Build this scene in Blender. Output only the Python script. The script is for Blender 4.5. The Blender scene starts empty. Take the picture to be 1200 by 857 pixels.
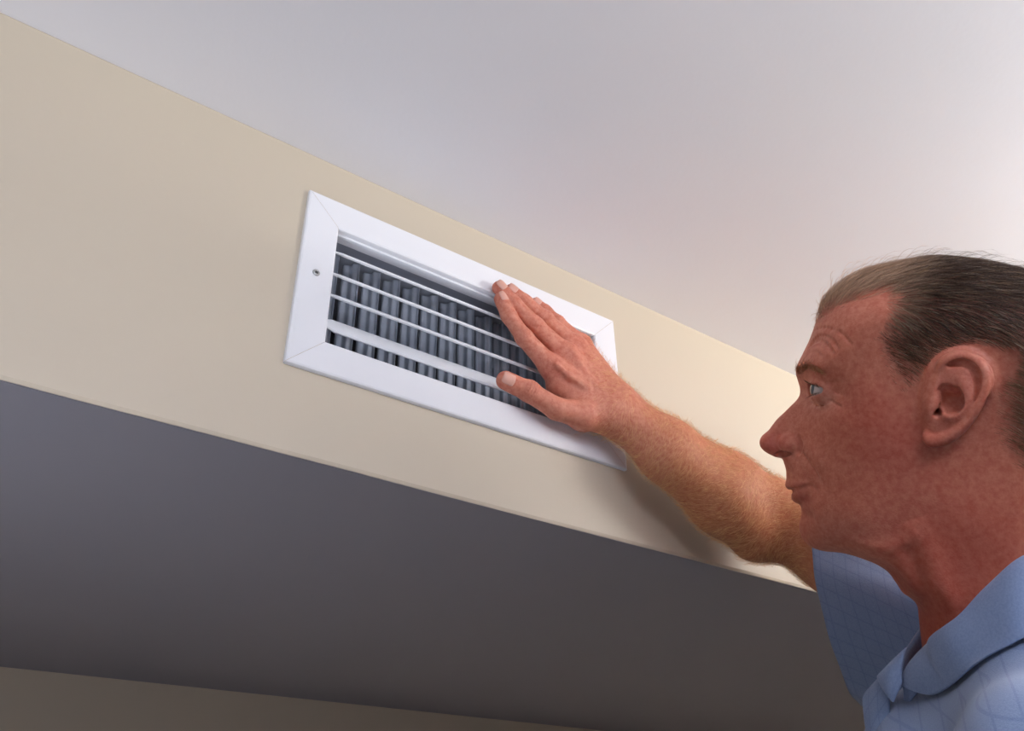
import bpy, bmesh, math, random
import numpy as np
from mathutils import Vector, Matrix

random.seed(7)
rng = np.random.default_rng(11)
sc = bpy.context.scene
COL = sc.collection

# ------------------------------------------------------------------ camera
F_PX = 996.54
R = np.array([[0.80851661, -0.29810231, -0.50738142],
              [-0.5882754, -0.43179361, -0.68372973],
              [-0.01526264, 0.85128684, -0.52447856]])     # camera axes (columns) in the room
CAM = np.array([0.0, 0.0, 1.78])
cam_data = bpy.data.cameras.new('camera')
cam_data.sensor_width = 36.0
cam_data.sensor_fit = 'HORIZONTAL'
cam_data.lens = F_PX / 1200 * 36.0
cam_data.clip_start = 0.02
cam = bpy.data.objects.new('camera', cam_data)
COL.objects.link(cam)
m4 = Matrix([list(R[i]) + [CAM[i]] for i in range(3)] + [[0, 0, 0, 1]])
cam.matrix_world = m4
sc.camera = cam

# ------------------------------------------------------------------ world, lights, exposure
sc.view_settings.view_transform = 'Standard'
sc.view_settings.look = 'None'
sc.view_settings.gamma = 1.0
sc.view_settings.exposure = 0.0
world = bpy.data.worlds.new('world')
sc.world = world
world.use_nodes = True
world.node_tree.nodes['Background'].inputs[0].default_value = (0.75, 0.85, 1.0, 1)
world.node_tree.nodes['Background'].inputs[1].default_value = 0.35


def area(name, loc, target, sx, sy, power, col):
    d = bpy.data.lights.new(name, 'AREA')
    d.shape = 'RECTANGLE'
    d.size, d.size_y = sx, sy
    d.energy = power
    d.color = col
    o = bpy.data.objects.new(name, d)
    COL.objects.link(o)
    o.location = loc
    o.rotation_euler = (Vector(target) - Vector(loc)).to_track_quat('-Z', 'Y').to_euler()
    return o


area('bounce_lamp', (1.5, -0.55, 2.11), (1.5, -0.549, 2.4), 0.5, 0.5, 80, (1.0, 0.97, 0.94))
area('cool_ceiling_fill', (0.1, -0.9, 2.11), (0.1, -0.899, 2.4), 0.7, 0.5, 42, (0.82, 0.87, 1.0))  # added fill, no fixture of the room; brightens the left of the ceiling
_f = area('cool_fill', (-0.45, 0.25, 1.50), (-0.05, 0.72, 2.08), 0.3, 0.3, 1.5, (0.78, 0.85, 1.0))
_f.data.spread = math.radians(110)


# ------------------------------------------------------------------ helpers
def ray(px, py):
    return R @ np.array([px - 600.0, -(py - 428.5), -F_PX])


def on_y(px, py, y):
    r = ray(px, py)
    return CAM + r * (y / r[1])


def wobj(name, mesh, mat=None, parent=None, loc=None):
    o = bpy.data.objects.new(name, mesh)
    COL.objects.link(o)
    if mat is not None:
        mesh.materials.append(mat)
    if parent is not None:
        o.parent = parent
    if loc is not None:
        o.location = loc
    return o


def from_arrays(name, verts, faces, smooth=True):
    me = bpy.data.meshes.new(name)
    me.from_pydata([tuple(map(float, v)) for v in verts], [], [tuple(int(i) for i in f) for f in faces])
    if smooth:
        me.polygons.foreach_set('use_smooth', [True] * len(me.polygons))
    me.update()
    return me


def fast_mesh(name, verts, quads, smooth=True):
    """many quads quickly"""
    me = bpy.data.meshes.new(name)
    n, q = len(verts), len(quads)
    me.vertices.add(n)
    me.vertices.foreach_set('co', np.asarray(verts, dtype=np.float32).ravel())
    me.loops.add(q * 4)
    me.loops.foreach_set('vertex_index', np.asarray(quads, dtype=np.int32).ravel())
    me.polygons.add(q)
    me.polygons.foreach_set('loop_start', np.arange(0, q * 4, 4, dtype=np.int32))
    me.polygons.foreach_set('loop_total', np.full(q, 4, dtype=np.int32))
    if smooth:
        me.polygons.foreach_set('use_smooth', np.ones(q, dtype=bool))
    me.update(calc_edges=True)
    me.validate()
    return me


def point_colour(me, name, cols):
    a = me.color_attributes.new(name, 'FLOAT_COLOR', 'POINT')
    c = np.ones((len(cols), 4), dtype=np.float32)
    c[:, :3] = cols
    a.data.foreach_set('color', c.ravel())


def box_bm(bm, lo, hi):
    vs = [bm.verts.new((x, y, z)) for x in (lo[0], hi[0]) for y in (lo[1], hi[1]) for z in (lo[2], hi[2])]
    for f in ((0, 1, 3, 2), (4, 6, 7, 5), (0, 4, 5, 1), (2, 3, 7, 6), (0, 2, 6, 4), (1, 5, 7, 3)):
        bm.faces.new([vs[i] for i in f])


def bm_obj(name, bm, mat, parent=None, bevel=0.0, smooth=False):
    bmesh.ops.recalc_face_normals(bm, faces=bm.faces)
    if bevel > 0:
        bmesh.ops.bevel(bm, geom=bm.edges[:], offset=bevel, segments=2, affect='EDGES', profile=0.5)
    me = bpy.data.meshes.new(name)
    bm.to_mesh(me)
    bm.free()
    if smooth:
        me.polygons.foreach_set('use_smooth', [True] * len(me.polygons))
    return wobj(name, me, mat, parent)


def tag(o, label=None, cat=None, group=None, kind=None):
    if label: o['label'] = label
    if cat: o['category'] = cat
    if group: o['group'] = group
    if kind: o['kind'] = kind
    return o


def empty(name, loc=(0, 0, 0)):
    o = bpy.data.objects.new(name, None)
    o.empty_display_size = 0.05
    COL.objects.link(o)
    o.location = loc
    return o


# ------------------------------------------------------------------ materials
def lin(r, g, b):
    return tuple(((c / 255) / 12.92 if c / 255 <= 0.04045 else ((c / 255 + 0.055) / 1.055) ** 2.4) for c in (r, g, b))


class NT:
    def __init__(s, name):
        s.m = bpy.data.materials.new(name)
        s.m.use_nodes = True
        s.t = s.m.node_tree
        s.b = s.t.nodes['Principled BSDF']

    def n(s, kind, **kw):
        nd = s.t.nodes.new(kind)
        for k, v in kw.items():
            if k.startswith('i_'):
                nd.inputs[k[2:].replace('_', ' ')].default_value = v
            else:
                setattr(nd, k, v)
        return nd

    def l(s, a, b):
        s.t.links.new(a, b)

    def set(s, **kw):
        for k, v in kw.items():
            key = k.replace('_', ' ')
            inp = s.b.inputs[key]
            inp.default_value = (*v, 1) if isinstance(v, tuple) and len(v) == 3 and inp.type == 'RGBA' else v
        return s

    def bump(s, scale, strength, dist=0.001, detail=3, rough=0.5):
        tc = s.n('ShaderNodeTexCoord')
        nz = s.n('ShaderNodeTexNoise')
        nz.inputs['Scale'].default_value = scale
        nz.inputs['Detail'].default_value = detail
        nz.inputs['Roughness'].default_value = rough
        s.l(tc.outputs['Object'], nz.inputs['Vector'])
        bp = s.n('ShaderNodeBump')
        bp.inputs['Strength'].default_value = strength
        bp.inputs['Distance'].default_value = dist
        s.l(nz.outputs['Fac'], bp.inputs['Height'])
        s.l(bp.outputs['Normal'], s.b.inputs['Normal'])
        return bp, nz, tc


def paint_mat(name, col, rough=0.55, scale=140, strength=0.12):
    w = NT(name)
    w.set(Base_Color=col, Roughness=rough)
    bp, nz, tc = w.bump(scale, strength, 0.0008)
    n2 = w.n('ShaderNodeTexNoise')
    n2.inputs['Scale'].default_value = 3.0
    w.l(tc.outputs['Object'], n2.inputs['Vector'])
    mx = w.n('ShaderNodeMix', data_type='RGBA')
    mx.inputs[6].default_value = (*[c * 0.96 for c in col], 1)
    mx.inputs[7].default_value = (*[min(1, c * 1.03) for c in col], 1)
    w.l(n2.outputs['Fac'], mx.inputs[0])
    w.l(mx.outputs[2], w.b.inputs['Base Color'])
    return w.m


M_WALL = paint_mat('beige_wall_paint', lin(205, 192, 171), 0.5)
M_ROOM = paint_mat('taupe_room_paint', lin(160, 150, 140), 0.6)
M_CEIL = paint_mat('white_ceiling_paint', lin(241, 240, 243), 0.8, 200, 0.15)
M_SOFF = paint_mat('shaded_white_soffit_paint', lin(158, 156, 164), 0.75, 200, 0.12)  # white ceiling paint; its shade is put into the grey base colour
M_FLOOR = NT('brown_carpet').set(Base_Color=lin(58, 48, 44), Roughness=0.95).m
M_VENT = NT('white_enamel').set(Base_Color=lin(240, 240, 243), Roughness=0.32)
M_VENT.bump(60, 0.03, 0.0005)
M_VENT = M_VENT.m
M_BLADE = NT('louvre_enamel').set(Base_Color=lin(232, 234, 238), Roughness=0.28).m
M_GALV = NT('galvanised_steel')
M_GALV.set(Base_Color=lin(212, 218, 228), Roughness=0.25, Metallic=0.65)
M_GALV.bump(45, 0.05, 0.0005)
M_GALV = M_GALV.m
M_DUCT = NT('duct_steel').set(Base_Color=lin(168, 172, 182), Roughness=0.45, Metallic=0.2).m
M_SCREW = NT('screw_steel').set(Base_Color=lin(190, 190, 188), Roughness=0.35, Metallic=0.8).m
M_DARK = NT('recess_shade_black').set(Base_Color=(0.01, 0.01, 0.012), Roughness=0.8).m  # black base colour stands in for shade in recesses

# ------------------------------------------------------------------ room shell
YW = 0.60                    # face of the bulkhead wall
Z0 = 1.78
Z_CEIL = Z0 + 0.6215
Z_SOF = Z0 + 0.2992
Y_BACK = 1.535
X0, X1, YR = -2.6, 3.6, -2.8
# vent measurements on the wall
VX0, VX1, VZ0, VZ1 = 0.2058, 0.5928, Z0 + 0.3787, Z0 + 0.5718
RAIL = 0.0335
OX0, OX1, OZ0, OZ1 = VX0 + RAIL, VX1 - RAIL, VZ0 + RAIL - 0.002, VZ1 - RAIL


def plate(name, lo, hi, mat, kind='structure', bevel=0):
    bm = bmesh.new()
    box_bm(bm, lo, hi)
    o = bm_obj(name, bm, mat, None, bevel)
    o['kind'] = kind
    return o


plate('ceiling', (X0, YR, Z_CEIL), (X1, YW + 0.02, Z_CEIL + 0.1), M_CEIL)
plate('floor', (X0, YR, -0.1), (X1, Y_BACK + 0.1, 0.0), M_FLOOR)
plate('wall_back', (X0, Y_BACK, 0.0), (X1, Y_BACK + 0.1, Z_CEIL), M_WALL)
plate('wall_left', (X0 - 0.1, YR, 0.0), (X0, Y_BACK + 0.1, Z_CEIL), M_ROOM)
plate('wall_right', (X1, YR, 0.0), (X1 + 0.1, Y_BACK + 0.1, Z_CEIL), M_ROOM)
plate('wall_rear', (X0, YR - 0.1, 0.0), (X1, YR, Z_CEIL), M_ROOM)
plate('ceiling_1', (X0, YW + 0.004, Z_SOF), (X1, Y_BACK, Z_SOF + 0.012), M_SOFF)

# bulkhead face: a sheet with a hole for the register; its top and bottom edges are hand-finished, not ruler-straight
bm = bmesh.new()
nx = 420


def wob(x, a, s):
    return a * (math.sin(x * 7.3 + s) + 0.6 * math.sin(x * 19.1 + 2 * s) + 0.35 * math.sin(x * 47 + s)) / 2


hx0, hx1, hz0, hz1 = OX0 - 0.002, OX1 + 0.002, OZ0 - 0.002, OZ1 + 0.002
xs = sorted(set([X0 + (X1 - X0) * i / nx for i in range(nx + 1)] + [hx0, hx1]))
zrow = [0, 0.002, 0.2, 0.4, 0.8, 1]
cols = []
for x in xs:
    zb = Z_SOF - 0.0006 + wob(x, 0.0005, 1.3)
    zt = Z_CEIL
    inh = hx0 - 1e-6 <= x <= hx1 + 1e-6
    zz = [zb, zb + 0.003, hz0, hz1, zt - 0.0025, zt]
    yy = [YW + 0.0012, YW, YW, YW, YW, YW + 0.0014]
    cols.append([bm.verts.new((x, yy[k], zz[k])) for k in range(6)])
for i in range(len(xs) - 1):
    xm = (xs[i] + xs[i + 1]) / 2
    for k in range(5):
        if k == 2 and hx0 < xm < hx1:
            continue
        bm.faces.new((cols[i][k], cols[i + 1][k], cols[i + 1][k + 1], cols[i][k + 1]))
for f in bm.faces:
    f.normal_update()
me = bpy.data.meshes.new('wall_front')
bm.to_mesh(me)
bm.free()
wf = wobj('wall_front', me, M_WALL)
sol = wf.modifiers.new('thickness', 'SOLIDIFY')
sol.thickness = 0.012
sol.offset = -1.0
wf['kind'] = 'structure'

# ------------------------------------------------------------------ the register
vent = empty('air_vent', ((VX0 + VX1) / 2, YW, VZ0))
tag(vent, 'white metal air register with louvre blades set high in the beige wall', 'air vent')
VO = np.array(vent.location)


def vobj(name, bm, mat, parent=None, bevel=0.0, smooth=False):
    o = bm_obj(name, bm, mat, None, bevel, smooth)
    for v in o.data.vertices:
        v.co -= Vector(VO)
    o.parent = parent or vent
    return o


def rail(pts_out, pts_in, gap_dir):
    """one mitred side of the face frame; cross-section: turned-down outer lip, flat face, rolled inner lip"""
    bm = bmesh.new()
    prof = [(0.0, -0.0005), (0.0, 0.0032), (0.0006, 0.0044), (0.0022, 0.0050), (0.5, 0.0054), (0.94, 0.0054), (0.985, 0.0046),
            (1.0, 0.003), (1.0, -0.014)]
    rings = []
    for e in (0, 1):
        po, pi = np.array(pts_out[e]), np.array(pts_in[e])
        rg = []
        for i, (t, h) in enumerate(prof):
            if i in (2, 3):
                t = t / RAIL
            p = po + (pi - po) * t
            rg.append(bm.verts.new((p[0], YW - h, p[1])))
        rings.append(rg)
    for i in range(len(prof) - 1):
        bm.faces.new((rings[0][i], rings[1][i], rings[1][i + 1], rings[0][i + 1]))
    return bm


g = 0.00022
o4 = [(VX0, VZ0), (VX1, VZ0), (VX1, VZ1), (VX0, VZ1)]
i4 = [(OX0, OZ0), (OX1, OZ0), (OX1, OZ1), (OX0, OZ1)]
for k in range(4):
    a, b = k, (k + 1) % 4
    d = np.array(o4[b]) - np.array(o4[a])
    d = d / np.linalg.norm(d) * g
    vobj('frame_rail', rail([np.array(o4[a]) + d, np.array(o4[b]) - d], [np.array(i4[a]) + d, np.array(i4[b]) - d], None), M_VENT)

# screws on both side rails
for sx in (VX0 + 0.0165, VX1 - 0.0165):
    bm = bmesh.new()
    zc = VZ0 + (VZ1 - VZ0) * 0.5 + 0.003
    segs = 20
    prev = None
    for (r_, h_) in ((0.0036, 0.0052), (0.0034, 0.0060), (0.0024, 0.0065), (0.0009, 0.0066), (0.0008, 0.0056)):
        rg = [bm.verts.new((sx + r_ * math.cos(2 * math.pi * i / segs), YW - h_, zc + r_ * math.sin(2 * math.pi * i / segs))) for i in range(segs)]
        if prev:
            for i in range(segs):
                bm.faces.new((prev[i], prev[(i + 1) % segs], rg[(i + 1) % segs], rg[i]))
        prev = rg
    bm.faces.new(prev)
    s_ = vobj('screw', bm, M_SCREW, smooth=True)
    bm = bmesh.new()
    for ang in (0.5, 0.5 + math.pi / 2):
        c, s = math.cos(ang) * 0.0019, math.sin(ang) * 0.0019
        c2, s2 = -math.sin(ang) * 0.0004, math.cos(ang) * 0.0004
        y = YW - 0.00672
        bm.faces.new([bm.verts.new((sx + p[0], y, zc + p[1])) for p in ((c + c2, s + s2), (c - c2, s - s2), (-c - c2, -s - s2), (-c + c2, -s + s2))])
    vobj('screw_slot', bm, M_DARK, s_).parent = s_  # flat black cross on the head; the slot's shade as colour

# boot (sheet-metal box behind the face)
bm = bmesh.new()
d0, d1 = YW + 0.0125, YW + 0.16
c4 = [(OX0 - 0.001, OZ0 - 0.001), (OX1 + 0.001, OZ0 - 0.001), (OX1 + 0.001, OZ1 + 0.001), (OX0 - 0.001, OZ1 + 0.001)]
for k in range(4):
    a, b = c4[k], c4[(k + 1) % 4]
    bm.faces.new([bm.verts.new(p) for p in ((a[0], d0, a[1]), (b[0], d0, b[1]), (b[0], d1, b[1]), (a[0], d1, a[1]))])
boot = vobj('duct_box', bm, M_DUCT)
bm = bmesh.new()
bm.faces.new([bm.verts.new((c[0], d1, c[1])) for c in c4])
vobj('dark_duct_back', bm, M_DARK)  # added black sheet; gives the gaps between the blades their dark shade

# horizontal front blades: cambered sections with a rolled nose, each on its own tilt
zo = OZ1 - OZ0
n_bl = 5
for k in range(n_bl):
    zc = on_y(404, [280, 302.0, 328, 353.5, 387.5][k], YW + 0.010)[2]
    th = math.radians([42, 37, 37, 37, 62][k])
    bm = bmesh.new()
    chord = 0.021
    sec = []
    N = 10
    for i in range(N + 1):                       # upper skin
        t = i / N
        sec.append((t * chord, 0.0016 * math.sin(math.pi * t) + 0.0012 * (1 - t) ** 2 + 0.0003))
    for i in range(N, -1, -1):                   # lower skin
        t = i / N
        sec.append((t * chord, 0.0006 * math.sin(math.pi * t) - 0.0012 * (1 - t) ** 2 - 0.0003))
    sec.append((-0.0012, 0.0))
    yf = YW - 0.0012
    rings = []
    e0, e1 = OX0 + 0.0006, OX1 - 0.0006
    stations = [(e0, 0.25), (e0 + 0.004, 0.35), (e0 + 0.0075, 0.7), (e0 + 0.010, 1.0), (e1 - 0.010, 1.0), (e1 - 0.0075, 0.7), (e1 - 0.004, 0.35), (e1, 0.25)]
    for (x, sc_) in stations:
        rg = []
        for (a, h) in sec:
            aa = chord * 0.5 + (a - chord * 0.5) * (0.55 + 0.45 * sc_) - chord * 0.5
            aa += 0.0
            hh = h * (0.6 + 0.4 * sc_)
            # tilt: rear edge rises by th
            yy = yf + 0.010 + aa * math.cos(th) - hh * math.sin(th)
            zz = zc + aa * math.sin(th) + hh * math.cos(th)
            rg.append(bm.verts.new((x, yy, zz)))
        rings.append(rg)
    for j in range(len(rings) - 1):
        for i in range(len(sec)):
            i2 = (i + 1) % len(sec)
            bm.faces.new((rings[j][i], rings[j + 1][i], rings[j + 1][i2], rings[j][i2]))
    bm.faces.new(rings[0][::-1])
    bm.faces.new(rings[-1])
    vobj('louvre_blade', bm, M_BLADE)

# vertical rear blades: ribbed aerofoils
nv = 14
for k in range(nv):
    x = OX0 + 0.011 + k * (OX1 - OX0 - 0.022) / (nv - 1)
    th = math.radians(-42 + 3 * math.sin(k * 2.1))
    bm = bmesh.new()
    chord = 0.0190
    N = 24
    sec = []
    for sgn in (1, -1):
        rngi = range(N + 1) if sgn == 1 else range(N, -1, -1)
        for i in rngi:
            t = i / N
            h = sgn * 0.0006 + 0.0011 * math.sin(math.pi * t) + 0.0011 * math.sin(t * 4 * math.pi)
            sec.append((t * chord, h))
    y0 = YW + 0.036
    rings = []
    for z in (OZ0 + 0.0005, OZ0 + 0.002, OZ1 - 0.002, OZ1 - 0.0005):
        rg = []
        for (a, h) in sec:
            aa = a - chord / 2
            rg.append(bm.verts.new((x + aa * math.sin(th) + h * math.cos(th), y0 + aa * math.cos(th) - h * math.sin(th), z)))
        rings.append(rg)
    for j in range(3):
        for i in range(len(sec)):
            i2 = (i + 1) % len(sec)
            bm.faces.new((rings[j][i], rings[j + 1][i], rings[j + 1][i2], rings[j][i2]))
    bm.faces.new(rings[0]); bm.faces.new(rings[-1][::-1])
    vobj('rear_blade', bm, M_GALV, smooth=True)

# ------------------------------------------------------------------ implicit surface kit
def smin(a, b, k):
    h = np.maximum(k - np.abs(a - b), 0) / k
    return np.minimum(a, b) - h * h * k * 0.25


def smax(a, b, k):
    return -smin(-a, -b, k)


class Cone:
    """tapered capsule"""
    def __init__(s, a, b, ra, rb, k=0.006, op='u', flat=None):
        s.a, s.b, s.ra, s.rb, s.k, s.op = np.array(a, float), np.array(b, float), ra, rb, k, op
        r = max(ra, rb) + k
        s.lo, s.hi = np.minimum(s.a, s.b) - r, np.maximum(s.a, s.b) + r
        s.flat = flat                     # (unit axis, factor): thinner along that axis

    def d(s, P):
        ab = s.b - s.a
        ap = P - s.a
        t = np.clip(ap @ ab / max(ab @ ab, 1e-12), 0, 1)
        q = ap - t[:, None] * ab
        if s.flat is not None:
            ax, fc = s.flat
            comp = q @ ax
            q = q + np.outer(comp * (1 / fc - 1), ax)
        return np.sqrt((q * q).sum(1)) - (s.ra + t * (s.rb - s.ra))


class Ell:
    """ellipsoid with optional axes (rows)"""
    def __init__(s, c, r, k=0.006, op='u', axes=None):
        s.c, s.r, s.k, s.op = np.array(c, float), np.array(r, float), k, op
        s.ax = np.eye(3) if axes is None else np.array(axes, float)
        m = max(r) + k
        s.lo, s.hi = s.c - m, s.c + m

    def d(s, P):
        q = (P - s.c) @ s.ax.T
        k0 = np.sqrt(((q / s.r) ** 2).sum(1))
        k1 = np.sqrt(((q / s.r ** 2) ** 2).sum(1)) + 1e-9
        return k0 * (k0 - 1) / k1


def combine(d, P, ops, pad=0.012):
    mn, mx_ = P.min(0), P.max(0)
    for o in ops:
        if np.any(o.lo - pad > mx_) or np.any(o.hi + pad < mn):
            continue
        m = np.all((P > o.lo - pad) & (P < o.hi + pad), axis=1)
        if not m.any():
            continue
        e = o.d(P[m])
        if o.op == 'u':
            d[m] = smin(d[m], e, o.k)
        elif o.op == 's':
            d[m] = smax(d[m], -e, o.k)
        elif o.op == 'b':                 # gentle relief: k is the height; the shape is the reach
            d[m] = d[m] - o.k * np.clip(1 - (e + max(o.ra, o.rb) if isinstance(o, Cone) else e + o.r.max()) / (max(o.ra, o.rb) if isinstance(o, Cone) else o.r.max()), 0, 1) ** 1.5
    return d


def surface_nets(fn, lo, hi, h, B=8, margin=1.0):
    """closed quad surface of fn = 0 on a sparse grid of blocks; every edge joins exactly two faces"""
    lo, hi = np.array(lo, float), np.array(hi, float)
    nb = np.ceil((hi - lo) / (h * B)).astype(int)
    S = B * h
    g = np.stack(np.meshgrid(*[np.arange(n) for n in nb], indexing='ij'), -1).reshape(-1, 3)
    ctr = lo + (g + 0.5) * S
    act = np.abs(np.concatenate([fn(c) for c in np.array_split(ctr, max(1, len(ctr) // 3000))])) < S * margin
    off = np.stack(np.meshgrid(*[np.arange(B + 1)] * 3, indexing='ij'), -1).reshape(-1, 3)
    NS = nb * B + 2
    done = np.zeros(nb, bool)
    new = g[act]
    Gs, Fs = [], []
    while len(new):
        gk = new // 4
        new = new[np.lexsort((gk[:, 2], gk[:, 1], gk[:, 0]))]
        done[tuple(new.T)] = True
        fl = []
        for c0 in range(0, len(new), 48):
            gg = new[c0:c0 + 48]
            P = lo + (gg[:, None, :] * B + off[None]).reshape(-1, 3) * h
            fl.append(fn(P).reshape(len(gg), B + 1, B + 1, B + 1).astype(np.float32))
        F = np.concatenate(fl)
        Gs.append(new); Fs.append(F)
        # the surface leaves a block: take its neighbour too
        cand = []
        for ax in range(3):
            for side, d_ in ((0, -1), (B, 1)):
                pl = np.take(F, side, axis=ax + 1).reshape(len(new), -1) < 0
                m = pl.any(1) & ~pl.all(1)
                q = new[m].copy(); q[:, ax] += d_
                cand.append(q)
        cand = np.unique(np.concatenate(cand), axis=0)
        cand = cand[((cand >= 0) & (cand < nb)).all(1)]
        new = cand[~done[tuple(cand.T)]] if len(cand) else cand
    g = np.concatenate(Gs); F = np.concatenate(Fs)
    F[F == 0] = 1e-9
    base = g * B

    def cid(ijk):
        return (ijk[..., 0].astype(np.int64) * NS[1] + ijk[..., 1]) * NS[2] + ijk[..., 2]
    # no checkerboard faces: they would make edges with four faces
    for _ in range(12):
        ins = F < 0
        flip = []
        for ax in range(3):
            o1, o2 = [a_ for a_ in (0, 1, 2) if a_ != ax]
            def sh(d1, d2):
                sl = [slice(None)] * 4
                sl[1 + o1] = slice(d1, B + d1); sl[1 + o2] = slice(d2, B + d2)
                return ins[tuple(sl)]
            a_, b_, c_, d_ = sh(0, 0), sh(1, 0), sh(0, 1), sh(1, 1)
            bad = (a_ == d_) & (b_ == c_) & (a_ != b_)
            if bad.any():
                bi, i, j, k = np.nonzero(bad)
                q = base[bi] + np.stack([i, j, k], 1)
                e1, e2 = np.eye(3, dtype=int)[o1], np.eye(3, dtype=int)[o2]
                flip += [cid(q), cid(q + e1), cid(q + e2), cid(q + e1 + e2)]
        if not flip:
            break
        flip = np.unique(np.concatenate(flip))
        ext_ = np.stack([flip // (NS[1] * NS[2]), flip // NS[2] % NS[1], flip % NS[2]], 1)
        # which blocks hold these samples
        lut = -np.ones(nb + 1, dtype=int); lut[tuple(g.T)] = np.arange(len(g))
        for dx in (0, 1):
            for dy in (0, 1):
                for dz in (0, 1):
                    bk = ext_ // B - [dx, dy, dz]
                    lc = ext_ - bk * B
                    ok = ((bk >= 0) & (bk < nb) & (lc <= B)).all(1)
                    bk2, lc2 = bk[ok], lc[ok]
                    bi = lut[tuple(bk2.T)]
                    ok2 = bi >= 0
                    bi, lc2 = bi[ok2], lc2[ok2]
                    v_ = F[bi, lc2[:, 0], lc2[:, 1], lc2[:, 2]]
                    F[bi, lc2[:, 0], lc2[:, 1], lc2[:, 2]] = np.where(v_ > 0, -1e-5, v_)
    vid, vpos, quads = [], [], []
    for c0 in range(0, len(g), 1500):
        f = F[c0:c0 + 1500].astype(float)
        bs = base[c0:c0 + 1500]
        ins = f < 0
        cnt = sum(ins[:, a:B + a, b:B + b, c:B + c].astype(np.int8) for a in (0, 1) for b in (0, 1) for c in (0, 1))
        mix = (cnt > 0) & (cnt < 8)
        bi, i, j, k = np.nonzero(mix)
        if len(bi):
            acc = np.zeros((len(bi), 3))
            num = np.zeros(len(bi))
            cor = [(a, b, c) for a in (0, 1) for b in (0, 1) for c in (0, 1)]
            fv = {c: f[bi, i + c[0], j + c[1], k + c[2]] for c in cor}
            for ca in cor:
                for ax in range(3):
                    if ca[ax] == 0:
                        cb = list(ca); cb[ax] = 1; cb = tuple(cb)
                        fa, fb = fv[ca], fv[cb]
                        m = (fa < 0) != (fb < 0)
                        t = np.where(m, fa / np.where(m, fa - fb, 1), 0)
                        for q in range(3):
                            acc[:, q] += np.where(m, ca[q] + (t if q == ax else 0), 0)
                        num += m
            loc = acc / num[:, None]
            ijk = bs[bi] + np.stack([i, j, k], 1)
            vid.append(cid(ijk)); vpos.append(lo + (ijk + loc) * h)
        for ax in range(3):
            sl0 = [slice(None)] + [slice(0, B)] * 3
            sl1 = list(sl0); sl1[1 + ax] = slice(1, B + 1)
            a0, a1 = ins[tuple(sl0)], ins[tuple(sl1)]
            bi, i, j, k = np.nonzero(a0 != a1)
            if not len(bi):
                continue
            p = bs[bi] + np.stack([i, j, k], 1)
            o1, o2 = (ax + 1) % 3, (ax + 2) % 3
            e1, e2 = np.eye(3, dtype=int)[o1], np.eye(3, dtype=int)[o2]
            q = np.stack([cid(p - e1 - e2), cid(p - e2), cid(p), cid(p - e1)], 1)
            fl_ = ~a0[bi, i, j, k]
            q[fl_] = q[fl_][:, ::-1]
            quads.append(q)
    vid = np.concatenate(vid); vpos = np.concatenate(vpos); quads = np.concatenate(quads)
    u, first = np.unique(vid, return_index=True)
    vpos = vpos[first]
    pos = np.clip(np.searchsorted(u, quads), 0, len(u) - 1)
    ok = (u[pos] == quads).all(1)
    return vpos, pos[ok]


def relax(V, Q, it=1, lam=0.5):
    """light Laplacian smoothing"""
    for _ in range(it):
        s = np.zeros_like(V); n = np.zeros(len(V))
        for a in range(4):
            b = (a + 1) % 4
            for x, y in ((a, b), (b, a)):
                for c in range(3):
                    s[:, c] += np.bincount(Q[:, x], weights=V[Q[:, y], c], minlength=len(V))
                n += np.bincount(Q[:, x], minlength=len(V))
        V = V + lam * (s / np.maximum(n, 1)[:, None] - V)
    return V


# ------------------------------------------------------------------ head frame (metres; u forward-back, v up, w towards the left ear)
_r = ray(1060, 490)
WV = -_r / np.linalg.norm(_r)
HO = CAM - WV * 0.77
VV = R @ np.array([0, 1, 0]); VV = VV - WV * (VV @ WV); VV /= np.linalg.norm(VV)
UV = np.cross(VV, WV)
HM = np.array([UV, VV, WV])


def H3(px, py, w=0.0):
    d = ray(px, py)
    t = ((HO + WV * w - CAM) @ WV) / (d @ WV)
    return HM @ (CAM + d * t - HO)


def to_head(P):
    return (P - HO) @ HM.T


def to_world(L):
    return HO + np.asarray(L) @ HM


def catmull(pts, n=6, closed=True):
    pts = np.array(pts, float)
    out = []
    N = len(pts)
    for i in range(N if closed else N - 1):
        if closed:
            p0, p1, p2, p3 = pts[i - 1], pts[i], pts[(i + 1) % N], pts[(i + 2) % N]
        else:
            p0, p1, p2, p3 = pts[max(i - 1, 0)], pts[i], pts[i + 1], pts[min(i + 2, N - 1)]
        for k in range(n):
            t = k / n
            out.append(0.5 * ((2 * p1) + (-p0 + p2) * t + (2 * p0 - 5 * p1 + 4 * p2 - p3) * t * t + (-p0 + 3 * p1 - 3 * p2 + p3) * t ** 3))
    if not closed:
        out.append(pts[-1])
    return np.array(out)


# the profile of head and neck, mid plane
prof_px = [(1083, 780), (1080, 755), (1077, 728), (1075, 710), (1068, 700), (1057, 692), (1049, 680), (1040, 668), (1028, 660), (1014, 654.5), (1000, 650),
           (985, 647), (966, 645.5), (951, 641), (942, 633), (938, 625), (936.5, 615), (938.5, 606), (939.5, 598), (937.5, 591), (933.5, 585),
           (931, 580), (931, 576.5), (927.5, 572.5), (923.5, 568), (921.5, 562), (921.3, 552), (919, 543), (916.5, 537.5), (908.5, 535.8), (901, 531), (895.8, 523.5), (895, 516.5),
           (898, 509), (904, 500), (911, 491), (919, 483.5), (927, 475.5), (933.5, 469), (937, 463), (937.5, 456), (935.5, 448), (933, 440), (932.8, 434), (935, 427),
           (941, 415), (948, 401), (953, 388), (957, 377), (963, 364), (972, 352), (987, 340), (1008, 329), (1034, 320), (1062, 314), (1094, 310),
           (1135, 313), (1172, 320)]
prof = [tuple(H3(x, y)[:2]) for x, y in prof_px]
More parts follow.
